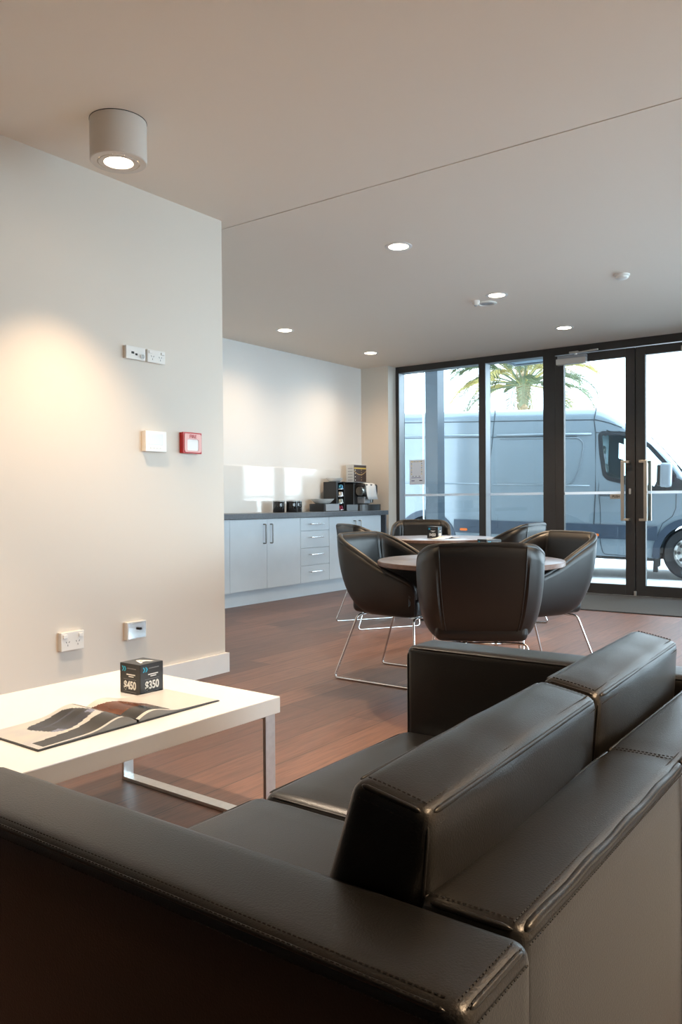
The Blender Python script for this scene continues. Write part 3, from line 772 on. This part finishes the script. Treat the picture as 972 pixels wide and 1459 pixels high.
# double seam along the outer top edge and round the back end
def offs_line(x0, x1, y, z): return [(x0+(x1-x0)*k/30, y, z) for k in range(31)]
sm = B(); stube(sm, Sp(offs_line(AN[0]+.02, AN[1]-.02, AN[2]+k_, ZT-k_-.001)), .0032, 8)
stube(sm, Sp([(AN[1]-k_, AN[2]+.018+(AN[3]-AN[2]-.036)*k/10, ZT-k_) for k in range(11)]), .0032, 8)
obj('seam', S(B()) if False else sm, LEATHER, arm, True)
dashes(st, Sp(offs_line(AN[0]+.02, AN[1]-.02, AN[2]+.013, ZT+.0002))); dashes(st, Sp(offs_line(AN[0]+.02, AN[1]-.02, AN[2]-.0004, ZT-.016)))
dashes(st, Sp(offs_line(AN[0]+.02, AN[1]-.02, AN[2]+.0045, ZT-.0035)))
for dx, dz in ((-.014, .0004), (-.0055, -.0026), (.0006, -.016)):
    dashes(st, Sp([(AN[1]+dx, AN[2]+.016+(AN[3]-AN[2]-.03)*k/10, ZT+dz) for k in range(11)]))
obj('stitching', st, STITCH, arm)
arm2 = obj('arm', S(block(AF[0], AF[1], AF[2], AF[3], ZF, ZT, .020, (0, .0, .004))), LEATHER, so, True)
sm = B(); stube(sm, Sp([(AF[0]+.018, AF[2]+k_, ZT-k_), (AF[1]-.02, AF[2]+k_, ZT-k_)]), .003, 8)
stube(sm, Sp([(AF[0]+k_, AF[2]+k_, .09), (AF[0]+k_, AF[2]+k_, ZT-.02)]), .003, 8); obj('seam', sm, LEATHER, arm2, True)
# back frame in two leather panels meeting at a seam
YS = 1.29
bkm = block(BK[0], BK[1], BK[2], BK[3], ZF, ZT, .016, (.002, 0, .005), n=24)
for v in bkm.verts:      # pull in along the seam
    g_ = math.exp(-((v.co.y-YS)/.010)**2)
    if v.co.z > .3 or v.co.x > -.36: v.co -= Vector((.0025*g_ if v.co.x > -.31 else 0, 0, .003*g_ if v.co.z > .6 else 0))
back = obj('back', S(bkm), LEATHER, so, True)
sm = B(); kk = .016*(1-.7071)
for a, b in ((BK[2]+.012, YS-.004), (YS+.004, BK[3]-.012)):
    stube(sm, Sp([(BK[1]-kk+.0005, a+(b-a)*k/20, ZT-kk+.0012*math.sin(k*1.3)) for k in range(21)]), .0052, 10)
    stube(sm, Sp([(BK[0]+kk, a, ZT-kk), (BK[0]+kk, b, ZT-kk)]), .003, 8)
stube(sm, Sp([(BK[0]+.016, BK[2]+kk, ZT-kk+.001), (BK[1]-.014, BK[2]+kk, ZT-kk+.001)]), .0036, 8)
stube(sm, Sp([(BK[1]-kk, BK[2]+kk, ZT-.016), (BK[1]-kk, BK[2]+kk, .10)]), .003, 8)
obj('seam', sm, LEATHER, back, True)
st = B()
for dx, dz in ((-.0150, .0012), (.0012, -.0155)):
    dashes(st, Sp([(BK[1]+dx, BK[2]+.01+(BK[3]-BK[2]-.02)*k/30, ZT+dz) for k in range(31)]))
for dx in range(60):   # short cross stitches over the raised seam
    y = BK[2]+.02+(BK[3]-BK[2]-.04)*dx/59
for dy in (-.005, .005):
    dashes(st, Sp([(BK[0]+.012+(BK[1]-BK[0]-.026)*k/10, YS+dy, ZT+.0035-.001) for k in range(11)]))
dashes(st, Sp([(BK[0]+.01, BK[2]+.014, ZT+.001), (BK[1]-.012, BK[2]+.014, ZT+.0015)]))
# heavy zig-zag thread down the outer face
z = ZT-.012; s_ = 1
while z > .10:
    tube(st, Sp([(BK[1]+.0018, YS-.0025*s_, z), (BK[1]+.0018, YS+.0025*s_, z-.006)]), .0017, 5); z -= .006; s_ = -s_
obj('stitching', st, STITCH, back)
obj('base', S(block(-1.11, -.425, .70, 1.885, .075, .225, .01)), LEATHER, so, True)
for y0, y1, sd in ((.700, 1.288, 1), (1.294, 1.886, 4)):
    c = obj('seat_cushion', S(block(-1.168, -.43, y0, y1, .228, .392, .03, (.006, .003, .014), .002, sd)), LEATHER, so, True)
    sm = B(); q = .03*(1-.7071)
    for zz in (.392-q, .275):
        stube(sm, Sp([(-1.168+q-.004*(zz < .3)-.003, y0+.025+(y1-y0-.05)*k/12, zz) for k in range(13)]), .0028, 8)
    stube(sm, Sp([(-1.14+.65*k/12, y0+q, .392-q) for k in range(13)]), .0028, 8)
    obj('seam', sm, LEATHER, c, True)
# back cushions: wedge shaped, leaning
def cush_warp(p, y0, y1, hx, hy, hz):
    a = (p.x/hx+1)/2; c = (p.z/hz+1)/2; y = (y0+y1)/2 + p.y
    zf, zb = .722, .704
    xb = (-.428)*(1-c)+(-.404)*c; xf = (-.60)*(1-c)+(-.502)*c
    sh_ = -(max(0, y-.7))*.036
    x = xf*(1-a)+xb*a + sh_
    z = .405*(1-c) + (zf*(1-a)+zb*a)*c
    return Vector((x, y, z))
for y0, y1, sd in ((.702, 1.279, 2), (1.287, 1.886, 7)):
    hx, hy, hz = .06, (y1-y0)/2, .155
    bm = soft_box(hx, hy, hz, .017, (.020, .004, .009), 16, .0022, sd)
    for v in bm.verts:   # gathered leather beside the top seams
        if v.co.z > hz*.6:
            v.co.z += .0022*math.sin(v.co.y*62+sd)*max(0, 1-abs(v.co.x/hx+.1)**2)*abs(noise.noise((v.co.y*5, sd, 0)))*1.6
    warp(bm, lambda p: cush_warp(p, y0, y1, hx, hy, hz))
    c = obj('back_cushion', S(bm), LEATHER, so, True)
    q = .017*(1-.7071)
    def P(x, y, z): return cush_warp(Vector((x, y, z)), y0, y1, hx, hy, hz)
    sm = B(); st = B(); N = 36
    loop_ = [P(hx-q, -hy+.016+(2*hy-.032)*k/N, hz-q) for k in range(N+1)]
    stube(sm, Sp(loop_), .0034, 8)
    stube(sm, Sp([P(-hx+q, -hy+.016+(2*hy-.032)*k/N, hz-q) for k in range(N+1)]), .0026, 8)
    for s in (-1, 1):
        stube(sm, Sp([P(-hx+.016+(2*hx-.032)*k/12, s*(hy-q), hz-q) for k in range(13)]), .0034, 8)
    stube(sm, Sp([P(hx-q, -hy+q, hz-.016-(2*hz-.03)*k/16) for k in range(17)]), .0026, 8)
    stube(sm, Sp([P(hx-q, hy-q, hz-.016-(2*hz-.03)*k/16) for k in range(17)]), .0026, 8)
    dashes(st, Sp([P(hx-.016, -hy+.016+(2*hy-.032)*k/N, hz+.0008+.002*(1-abs(2*k/N-1)**2.5)) for k in range(N+1)]))
    dashes(st, Sp([P(hx+.0006+.002*(1-abs(2*k/N-1)**2.5), -hy+.016+(2*hy-.032)*k/N, hz-.017) for k in range(N+1)]))
    for s in (-1, 1):
        dashes(st, Sp([P(-hx+.016+(2*hx-.03)*k/12, s*(hy-.016), hz+.0008+.001*(1-abs(k/6-1)**2.5)) for k in range(13)]))
        dashes(st, Sp([P(-hx+.016+(2*hx-.03)*k/12, s*(hy+.0006), hz-.016) for k in range(13)]))
    obj('seam', sm, LEATHER, c, True); obj('stitching', st, STITCH, c)
for x in (-1.08, -.36):
    for y in (.62, 1.96):
        obj('foot', lathe(B(), [(0, 0), (.022, 0), (.022, .07), (0, .07)], x+OX, y+OY, 20), STEEL, so, 40)

# ------------------------------------------------------------------ tub chairs
def catmull(pts, n):
    out = []; P_ = [pts[0]] + pts + [pts[-1]]
    for i in range(1, len(P_)-2):
        a, b, c, d = [Vector(q) for q in P_[i-1:i+3]]
        for k in range(n):
            t = k/n
            out.append(.5*((2*b)+(-a+c)*t+(2*a-5*b+4*c-d)*t*t+(-a+3*b-3*c+d)*t**3))
    out.append(Vector(pts[-1])); return out
def tub_chair():
    e = empty('tub_chair')
    half = [(-.292, 0, .822), (-.290, .10, .822), (-.286, .190, .819), (-.258, .232, .810), (-.218, .262, .792), (-.16, .282, .766), (-.05, .291, .712), (.06, .290, .652), (.19, .284, .602), (.245, .276, .578), (.275, .264, .545), (.272, .252, .49)]
    bh = [(-.07, 0, .378), (-.07, .07, .378), (-.07, .125, .378), (-.055, .15, .378), (-.04, .17, .378), (-.01, .18, .378), (.05, .186, .378), (.12, .188, .378), (.18, .19, .378), (.21, .19, .38), (.23, .19, .385), (.235, .188, .392)]
    rim_h = catmull(half[:3], 5)[:-1] + catmull(half[2:], 5); base_h = catmull(bh[:3], 5)[:-1] + catmull(bh[2:], 5)
    rim = [Vector((p.x, -p.y, p.z)) for p in reversed(rim_h[1:])] + rim_h
    base = [Vector((p.x, -p.y, p.z)) for p in reversed(base_h[1:])] + base_h
    NV = 14; bm = B(); grid = []
    seam_i = 2*5
    nH = len(rim_h)
    for r_, b_ in zip(rim, base):
        col = []; zr = r_.z
        d = Vector((r_.x-b_.x, r_.y-b_.y, 0))
        for k in range(NV+1):
            t = k/NV
            p1 = Vector((b_.x, b_.y, b_.z)) + d*.62 + Vector((0, 0, .0))
            p2 = Vector((b_.x, b_.y, 0)) + d*(.98 if abs(r_.y) > .2 else .86); p2.z = b_.z + (zr-b_.z)*.42
            p = b_*(1-t)**3 + p1*3*t*(1-t)**2 + p2*3*t*t*(1-t) + r_*t**3
            col.append(bm.verts.new(p))
        grid.append(col)
    for a, b in zip(grid, grid[1:]):
        for k in range(NV): bm.faces.new((a[k], b[k], b[k+1], a[k+1]))
    # underside
    bm.faces.new([c[0] for c in grid])
    o = obj('shell', bm, CHAIRL, e, 24)
    sd = o.modifiers.new('thickness', 'SOLIDIFY'); sd.thickness = .034; sd.offset = -1
    pi_ = B(); tube(pi_, [p + Vector((-.5*p.x/abs(p.x+1e-9)*0, 0, 0)) + Vector((-(p.x-.05), -p.y, 0)).normalized()*.016 for p in rim], .0165, 10)
    obj('rim_roll', pi_, CHAIRL, e, True)
    sm = B()
    for s in (-1, 1):
        i = (nH-1) + s*seam_i
        tube(sm, [v.co for v in []] or [Vector(q) for q in seam_pts(rim[i], base[i], NV)], .0028, 6)
    obj('seam', sm, CHAIRL, e, True)
    sc = soft_box(.225, .222, .052, .035, (0, 0, .012), 8)
    warp(sc, lambda p: (p.x+.045, p.y*(1 if p.x > -.1 else .94), p.z+.438)); obj('seat_cushion', sc, CHAIRL, e, True)
    for s in (-1, 1):
        w = B(); path = rounded_path([(-.12, s*.09, .372), (-.135, s*.205, .372), (-.272, s*.25, .0065), (.272, s*.25, .0065), (.235, s*.205, .372), (.22, s*.09, .372)], .028, 6)
        tube(w, path, .0062, 10); obj('leg', w, CHROME, e, True)
    cb = B(); tube(cb, [(-.12, -.10, .370), (-.12, .10, .370)], .0062); tube(cb, [(.22, -.10, .370), (.22, .10, .370)], .0062)
    for sx in (-.12, .22):
        for sy in (-.07, .07): tube(cb, [(sx, sy, .360), (sx, sy, .380)], .010)
    obj('crossbar', cb, CHROME, e, True)
    return e
def seam_pts(r_, b_, NV):
    out = []; d = Vector((r_.x-b_.x, r_.y-b_.y, 0)); zr = r_.z
    for k in range(NV+1):
        t = k/NV; p1 = b_ + d*.62; p2 = Vector((b_.x, b_.y, 0)) + d*(.98 if abs(r_.y) > .2 else .86); p2.z = b_.z+(zr-b_.z)*.42
        out.append(b_*(1-t)**3 + p1*3*t*(1-t)**2 + p2*3*t*t*(1-t) + r_*t**3)
    return out
ch0 = tub_chair()
CH = [(-2.492, 3.958, 0, 'black tub chair at the table by the sofa, turned side on before the drawers'),
      (-1.70, 3.42, 120, 'black tub chair with its plain back turned to the sofa arm'),
      (-1.828, 4.385, 241, 'black tub chair at the table by the sofa, on the entrance door side'),
      (-3.69, 5.55, 57, 'black tub chair at the table by the windows, mostly hidden behind another chair'),
      (-3.90, 6.62, -62, 'black tub chair at the table by the windows, its seat facing the sofa'),
      (-2.80, 6.10, 180, 'black tub chair at the table by the windows, pushed in from the door side')]
for i, (x, y, a, lab) in enumerate(CH):
    c = ch0 if i == 0 else copy_tree(ch0)
    c.location = (x, y, 0); c.rotation_euler.z = R(a); tag(c, lab, 'chair', 'black tub chairs round the two tables')

# ------------------------------------------------------------------ round tables
def round_table():
    e = empty('round_table')
    t = obj('table_top', lathe(B(), [(0, .6995), (.494, .6995), (.4975, .698)], n=96), TABLE, e, 30)
    obj('edge_band', lathe(B(), [(.4975, .698), (.5, .695), (.5, .676), (.497, .673), (0, .673)], n=96), TABEDGE, e, 30)
    obj('support_plate', lathe(B(), [(0, .672), (.15, .672), (.15, .664), (.03, .655), (0, .655)], n=40), STEEL, e, 30)
    obj('column', lathe(B(), [(.035, .66), (.035, .02)], n=32), CHROME, e, 30)
    obj('base_disc', lathe(B(), [(0, .024), (.04, .022), (.25, .012), (.268, .006), (.268, 0), (0, 0)], n=72), CHROME, e, 30)
    return e
t0 = round_table(); t0.location = (-2.0, 3.92, 0); tag(t0, 'round taupe table by the sofa, its top partly hidden by a chair back', 'table', 'round taupe tables')
t1 = copy_tree(t0); t1.location = (-3.43, 6.13, 0); tag(t1, 'round taupe table by the windows, holding a price cube and a brochure', 'table', 'round taupe tables')

# ------------------------------------------------------------------ outside
GZ = -.07
struct(obj('ground', bx(-40, 30, 8.75, 60, GZ-.2, GZ), PAVE))
struct(obj('ground', bx(XR+.16, 30, -20, 8.75, GZ-.2, GZ), PAVE))
po_ = B(); box(po_, -5.80, -5.60, 10.0, 10.2, GZ, 3.4, .004)
pst = tag(obj('veranda_post', po_, POST), 'slate blue square post standing outside the window with the notice', 'post')
tag(obj('drain_pipe', tube(B(), [(-5.822, 9.985, GZ), (-5.822, 9.985, 3.4)], .013, 12), mat('white_pipe', (.8, .8, .8), .4, var=.02), None, True), 'thin white pipe running up beside the slate post outside', 'pipe')
cn = empty('entrance_canopy', (0, 0, 0), 0, 'flat blue-grey canopy projecting outside above the middle window', 'canopy')
obj('soffit', bx(-4.36, 1.6, 8.76, 9.90, 2.80, 2.82), SOFFIT, cn)
fc = B(); box(fc, -4.41, 1.6, 9.90, 9.98, 2.79, 2.98, .003); box(fc, -4.41, -4.36, 8.76, 9.90, 2.79, 2.98, .003)
obj('fascia', fc, POST, cn); obj('deck', bx(-4.36, 1.6, 8.76, 9.90, 2.93, 2.97), POST, cn)

# van ---------------------------------------------------------------
va_, vp_ = R(9.6), R(1.75)
nose = Vector((math.cos(va_)*math.cos(vp_), math.sin(va_)*math.cos(vp_), -math.sin(vp_))); side = Vector((-math.sin(va_), math.cos(va_), 0)); upv = nose.cross(side)
van = empty('delivery_van', (0, 0, 0), 0, 'silver high-roof delivery van parked outside the glass front', 'van')
van.matrix_world = Matrix(((nose.x, side.x, upv.x, -3.74), (nose.y, side.y, upv.y, 11.1), (nose.z, side.z, upv.z, 0), (0, 0, 0, 1)))
ROOF = [(-4.3, 2.25), (-4.2, 2.315), (-.1, 2.312), (-.02, 2.290), (.046, 2.262), (.164, 2.204), (.326, 2.088), (.648, 1.852), (.84, 1.688), (.98, 1.545), (1.09, 1.40), (1.2, 1.285), (1.4, 1.185), (1.7, 1.07), (1.95, .93), (2.05, .75), (2.08, .5)]
def lerp_tab(tab, s):
    if s <= tab[0][0]: return tab[0][1]
    for (a, va2), (b, vb2) in zip(tab, tab[1:]):
        if s <= b: return va2+(vb2-va2)*(s-a)/(b-a)
    return tab[-1][1]
WH = [(1.225, .325), (-2.5, .325)]; RA = .405
def bot(s):
    b = .245
    for ws, wz in WH:
        if abs(s-ws) < RA: b = max(b, wz+math.sqrt(RA*RA-(s-ws)**2))
    return b
WD = 1.95
WIN = [(.03, 1.905), (.055, 1.93), (.36, 1.915), (.50, 1.86), (.655, 1.745), (.83, 1.55), (.97, 1.36), (1.0, 1.20), (.72, 1.20), (.30, 1.295), (.16, 1.33), (.11, 1.38), (.06, 1.65)]
def inside(poly, x, y):
    c = False; n = len(poly)
    for i in range(n):
        (x1, y1), (x2, y2) = poly[i], poly[(i+1) % n]
        if (y1 > y) != (y2 > y) and x < (x2-x1)*(y-y1)/(y2-y1)+x1: c = not c
    return c
def wall_w(t):   # tumblehome of the side
    return .0 if t < 1.2 else .055*((t-1.2)/.95)**1.4
def section(s):
    T_ = lerp_tab(ROOF, s); b = bot(s); pts = []
    lv = [0, .1, .2, .3, .4, .5, .58, .64, .70, .76, .82, .87, .91, .94]
    tops = max(T_-.10, b+.05)
    n_in = lerp_tab([(-5, 0), (1.3, 0), (1.7, .08), (2.0, .25), (2.08, .4)], s)
    for q in lv:
        t = b+(tops-b)*q/.94; pts.append((wall_w(t)+n_in, t))
    wt = wall_w(tops)+n_in
    for a in (25, 50, 75, 90):
        pts.append((wt+.16*(1-math.cos(R(a))), tops+(T_-tops)*math.sin(R(a))))
    full = pts + [(WD/2, T_+.012)] + [(WD-w, t) for w, t in reversed(pts)]
    return full
ss = sorted(set([round(-4.3+.08*k, 3) for k in range(81)] + [-4.28, 2.05, 2.08] + [round(WH[0][0]+RA*math.cos(R(a)), 3) for a in range(0, 181, 10)] + [round(WH[1][0]+RA*math.cos(R(a)), 3) for a in range(0, 181, 15)]))
ss = [s for s in ss if s <= 2.08]
bm = B(); rings = []
for s in ss: rings.append([bm.verts.new((s, w, t)) for w, t in section(s)])
for a, b in zip(rings, rings[1:]):
    for k in range(len(a)-1):
        m4 = (a[k].co+a[k+1].co+b[k].co+b[k+1].co)/4
        if (m4.y < .2 or m4.y > WD-.2) and inside(WIN, m4.x, m4.z): continue
        bm.faces.new((a[k], b[k], b[k+1], a[k+1]))
bm.faces.new(rings[0]); bm.faces.new(rings[-1][::-1])
obj('body', bm, VANP, van, 35)
def ring_strip(poly, w_in, w_out, y, m, name, th=.012):
    bm = B(); cx_ = sum(p[0] for p in poly)/len(poly); cy_ = sum(p[1] for p in poly)/len(poly); n = len(poly)
    def off(i, d):
        p0, p1, p2 = Vector(poly[i-1]), Vector(poly[i]), Vector(poly[(i+1) % n])
        e1, e2 = (p1-p0).normalized(), (p2-p1).normalized(); nn = Vector((-(e1.y+e2.y), e1.x+e2.x))
        nn = nn.normalized() if nn.length > 1e-6 else Vector((-e1.y, e1.x))
        if nn.dot(p1-Vector((cx_, cy_))) < 0: nn = -nn
        return p1+nn*d
    I = [off(i, -w_in) for i in range(n)]; O = [off(i, w_out) for i in range(n)]
    def mk(L_, dy): return [bm.verts.new((p.x, y(p.y)+dy, p.y)) for p in L_]
    a, b, c, d = mk(I, -th), mk(O, -th), mk(I, .03), mk(O, .03)
    for A_, B_ in ((a, b), (b, d), (c, a)):
        for i in range(n): bm.faces.new((A_[i], A_[(i+1) % n], B_[(i+1) % n], B_[i]))
    return obj(name, bm, m, van)
SMWIN = []
for i in range(len(WIN)):
    p, q = Vector(WIN[i]), Vector(WIN[(i+1) % len(WIN)])
    for k in range(4): SMWIN.append(tuple(p+(q-p)*k/4))
ring_strip(SMWIN, .012, .045, wall_w, mat('black_van_rubber', (.022, .025, .03), .4), 'window_seal', .004)
def plate_poly(poly, y, m, name, th=.008, parent=van, back=.004):
    bm = B(); a = [bm.verts.new((p[0], y(p[1])-th, p[1])) for p in poly]; b = [bm.verts.new((p[0], y(p[1])+back, p[1])) for p in poly]; n = len(poly)
    bm.faces.new(a); bm.faces.new(b[::-1])
    for i in range(n): bm.faces.new((a[i], a[(i+1) % n], b[(i+1) % n], b[i]))
    return obj(name, bm, m, parent)
plate_poly(SMWIN, wall_w, VANGL, 'side_window', .001, back=.001)
tri = [(.86, 1.50), (.97, 1.36), (1.30, 1.19), (1.30, 1.15), (.72, 1.185), (.74, 1.21)]
plate_poly(tri, wall_w, mat('black_van_rubber', (.022, .025, .03), .4), 'corner_trim', .012)
# windscreen (dark glass slab set in the slope)
bm = B(); lo, hi = (1.08, 1.41), (.36, 2.065)
vs = [bm.verts.new((a[0]+.012, w, a[1]+.010)) for a, w in ((lo, .12), (lo, WD-.12), (hi, WD-.22), (hi, .22))]; bm.faces.new(vs)
o = obj('windscreen', bm, mat('windscreen_glass', (.05, .07, .08), .05, coat=.5), van); o.modifiers.new('thickness', 'SOLIDIFY').thickness = .01
# dark side strip, sill, gaps, mouldings
def strip(s0, s1, t0, t1, m, name, th=.02, bev=.004):
    return obj(name, bx(s0, s1, -th, .01, t0, t1, bev), m, van)
strip(-2.06, .80, .485, .680, VANB, 'side_strip'); strip(-4.25, -2.95, .485, .680, VANB, 'side_strip')
bm = B()
arc = [(WH[0][0]+math.cos(R(a)), math.sin(R(a))) for a in range(-12, 193, 6)]
for ws, wz in WH:
    A0 = [bm.verts.new((ws+(RA-.015)*math.cos(R(a)), y, wz+(RA-.015)*math.sin(R(a)))) for y in (-.022, .06) for a in range(-10, 191, 8)]
    A1 = [bm.verts.new((ws+(RA+.075)*math.cos(R(a)), y, wz+(RA+.075)*math.sin(R(a)))) for y in (-.016, .06) for a in range(-10, 191, 8)]
    n = len(A0)//2
    for i in range(n-1):
        bm.faces.new((A0[i], A0[i+1], A1[i+1], A1[i])); bm.faces.new((A0[i], A0[i+1], A0[n+i+1], A0[n+i])); bm.faces.new((A1[i], A1[i+1], A1[n+i+1], A1[n+i]))
obj('wheel_arch_trim', bm, VANB, van, 40)
gp = B()
def line(pts, r=.0075): tube(gp, [(s, wall_w(t)-.0005, t) for s, t in pts], r, 6)
line([(-.05, 2.30), (-.075, 2.13), (-.045, 1.95), (-.02, 1.14), (-.035, .30)]); line([(.03, 1.95), (.02, 1.14), (.05, .92), (.06, .75), (.06, .45), (.10, .30), (.13, .27), (.70, .25)], .005)
line([(-1.49, 2.31), (-1.51, 1.9), (-1.56, 1.05), (-1.57, .5)])
line([(-.05, 1.955), (.34, 1.93)], .005); line([(-4.25, 2.15), (-.06, 2.135), (.12, 2.09), (.30, 2.02)], .007); line([(-4.25, 1.90), (-.80, 1.905), (-.30, 1.905)], .005)
line([(1.02, 1.12), (1.02, .93), (.98, .82), (.86, .72), (.78, .50), (.74, .26)], .005)
line([(.655, 1.90), (.80, 1.77), (.98, 1.56), (1.10, 1.42)], .006)
obj('panel_gap', gp, VANL, van, True)
md = B()
for s0, s1, t in ((-4.25, -1.58, 1.935), (-1.45, -.10, 1.935)): tube(md, [(s0, wall_w(t), t), (s1, wall_w(t), t)], .018, 10)
for s0, s1, t in ((-4.25, -1.62, 1.215), (-1.48, -.1, 1.212)): tube(md, [(s0, wall_w(t)+.004, t), (s1, wall_w(t)+.004, t)], .011, 10)
obj('body_moulding', md, VANP, van, True)
# pressed panel outlines on the load bay
pr = B()
pts = [(s, 0, t) for s, t in ((-1.40, 1.88), (-.27, 1.88), (-.20, 1.80), (-.24, 1.50), (-.33, 1.25), (-.45, 1.225), (-1.42, 1.225))]
tube(pr, [(p.x, wall_w(p.z)+.001, p.z) for p in rounded_path(pts, .08)], .010, 8)
obj('pressed_panel_edge', pr, mat('van_panel_shade', (.15, .18, .205), .4, var=.01), van, True)
for s in (-.01, -1.90):
    bm = B(); extrude_poly(bm, round_rect(.115, .036, .017, cx=s, cy=.532), 'y', -.032, -.015); obj('marker_lamp', bm, AMBER, van)
hb = B(); tube(hb, rounded_path([(.045, -.005, 1.085), (.06, -.05, 1.085), (.23, -.05, 1.08), (.25, -.005, 1.08)], .02), .017, 10); obj('door_handle', hb, VANL, van, True)
# mirror
mi = soft_box(.075, .06, .16, .04); warp(mi, lambda p: (p.x+.90, p.y-.21, p.z+1.365)); mr = obj('wing_mirror', mi, mat('mirror_shell', (.26, .29, .32), .35, var=.02), van, True)
ma = B(); tube(ma, [(.93, .0, 1.22), (.91, -.12, 1.23), (.90, -.2, 1.26)], .035, 10); obj('mirror_arm', ma, BLACKP, mr, True)
mf = soft_box(.025, .05, .14, .02); warp(mf, lambda p: (p.x+.815, p.y-.21, p.z+1.36)); obj('mirror_frame', mf, BLACKP, mr, True)
def wheel(s, z, y0, flip=1):
    e = bpy.data.objects.new('wheel', None); C.objects.link(e); e.parent = van; e.location = (s, y0, z); e.rotation_euler = (R(90)*flip, 0, 0)
    obj('tyre', lathe(B(), [(.215, .02), (.235, .0), (.33, .0), (.357, -.03), (.36, -.06), (.36, -.19), (.35, -.21), (.215, -.21)], n=64), TYRE, e, 40)
    rm = B(); lathe(rm, [(.222, .0), (.226, .008), (.215, .010), (.205, -.01), (.185, -.045), (.12, -.04), (.075, -.005), (.06, .0), (0, .0)], n=64)
    obj('rim', rm, STEEL, e, 40)
    hl = B()
    for k in range(10):
        a = 2*PI*k/10; lathe(hl, [(.0, -.024), (.022, -.026), (.022, -.04)], .155*math.cos(a), .155*math.sin(a), 14)
    obj('vent_hole', hl, DARK, e)
    bl = B()
    for k in range(6):
        a = 2*PI*k/6; lathe(bl, [(0, .016), (.010, .014), (.012, -.006)], .05*math.cos(a), .05*math.sin(a), 10)
    obj('wheel_bolt', bl, CHROME, e)
    return e
GL = lambda s: (GZ - 0 + s*math.sin(vp_))/math.cos(vp_)
for ws, _ in WH:
    z = GL(ws)+.362
    wheel(ws, z, .03); w2 = wheel(ws, z, WD-.03, -1)
ub = B(); box(ub, -4.2, .75, .08, WD-.08, .20, .27); box(ub, .60, 1.95, .30, WD-.30, .22, .30); box(ub, .77, .83, .06, .3, .13, .27)
obj('underbody', ub, DARK, van)
mud = B(); box(mud, .75, .81, .10, .20, .05, .26, .005); obj('mud_flap', mud, BLACKP, van)
sb = B(); box(sb, -.10, .05, .25, .75, .75, 1.55, .05, 3); box(sb, -.06, .02, .38, .62, 1.58, 1.80, .03, 3); box(sb, -.08, .45, .25, .75, .70, .86, .03)
obj('driver_seat', sb, VANL, van); obj('bulkhead', bx(-.16, -.13, .06, WD-.06, .4, 2.1), GREYP, van)

# palm --------------------------------------------------------------
pm = empty('palm_tree', (-8.62, 20.0, GZ), 0, 'tall feathery palm tree rising behind the van', 'palm tree')
tk = B(); prof = [(.22, 0), (.17, .5), (.125, 3.2), (.125, 3.7), (.14, 3.95), (.13, 4.2), (.09, 4.4), (0, 4.5)]
lathe(tk, prof, n=20)
for k in range(56):
    z = .3+3.5*k/56; a = k*2.4; r_ = .15
    tube(tk, [(r_*math.cos(a)*.85, r_*math.sin(a)*.85, z), (r_*math.cos(a)*1.2, r_*math.sin(a)*1.2, z+.16)], [.05, .022], 5)
for k in range(40):  # leaf-base stubs hugging the head
    a = k*2.399; z = 3.65+.55*k/40
    tube(tk, [(.11*math.cos(a), .11*math.sin(a), z), (.19*math.cos(a), .19*math.sin(a), z+.34)], [.035, .010], 5)
obj('trunk', tk, BARK, pm, 40)
def frond(az, el, ln, droop, m, sd):
    rnd = random.Random(sd); bm = B(); pts = []; p = Vector((.09*math.cos(az), .09*math.sin(az), 4.12)); n = 26; e_ = el
    for k in range(n+1):
        pts.append(p.copy()); d = Vector((math.cos(az)*math.cos(e_), math.sin(az)*math.cos(e_), math.sin(e_))); p = p + d*ln/n; e_ -= droop/n*(.3+1.4*k/n)
    tube(bm, pts, [.022*(1-.85*k/n)+.003 for k in range(n+1)], 5)
    for k in range(7, n):
        for half_ in (0, .33, .66):
            a = pts[k].lerp(pts[k+1], half_); d = (pts[k+1]-pts[k]).normalized(); sd_ = d.cross(Vector((0, 0, 1))).normalized(); u = sd_.cross(d)
            tt = (k+half_)/n; L_ = .40*(.30+.9*math.sin(PI*min(1, tt*.92))**.7)*(.8+.4*rnd.random())
            for s in (-1, 1):
                o_ = (sd_*s*.75+d*.75+u*(.05+.35*rnd.random())).normalized(); mid = a+o_*L_*.5; tip = a+o_*L_+Vector((0, 0, -.35*L_*(.4+rnd.random()))); w = d*.012
                bm.faces.new([bm.verts.new(q) for q in (a-w*.6, a+w*.6, mid+w, tip, mid-w)])
    return obj('frond', bm, m, pm)
nf = 38
for k in range(nf):
    az = k*2.39996+.9; q = k/nf
    frond(az, R(-2+74*q**.9), 2.2-.55*q+.2*random.random(), R(112-45*q), FRONDY if k % 3 == 0 else FROND, k)
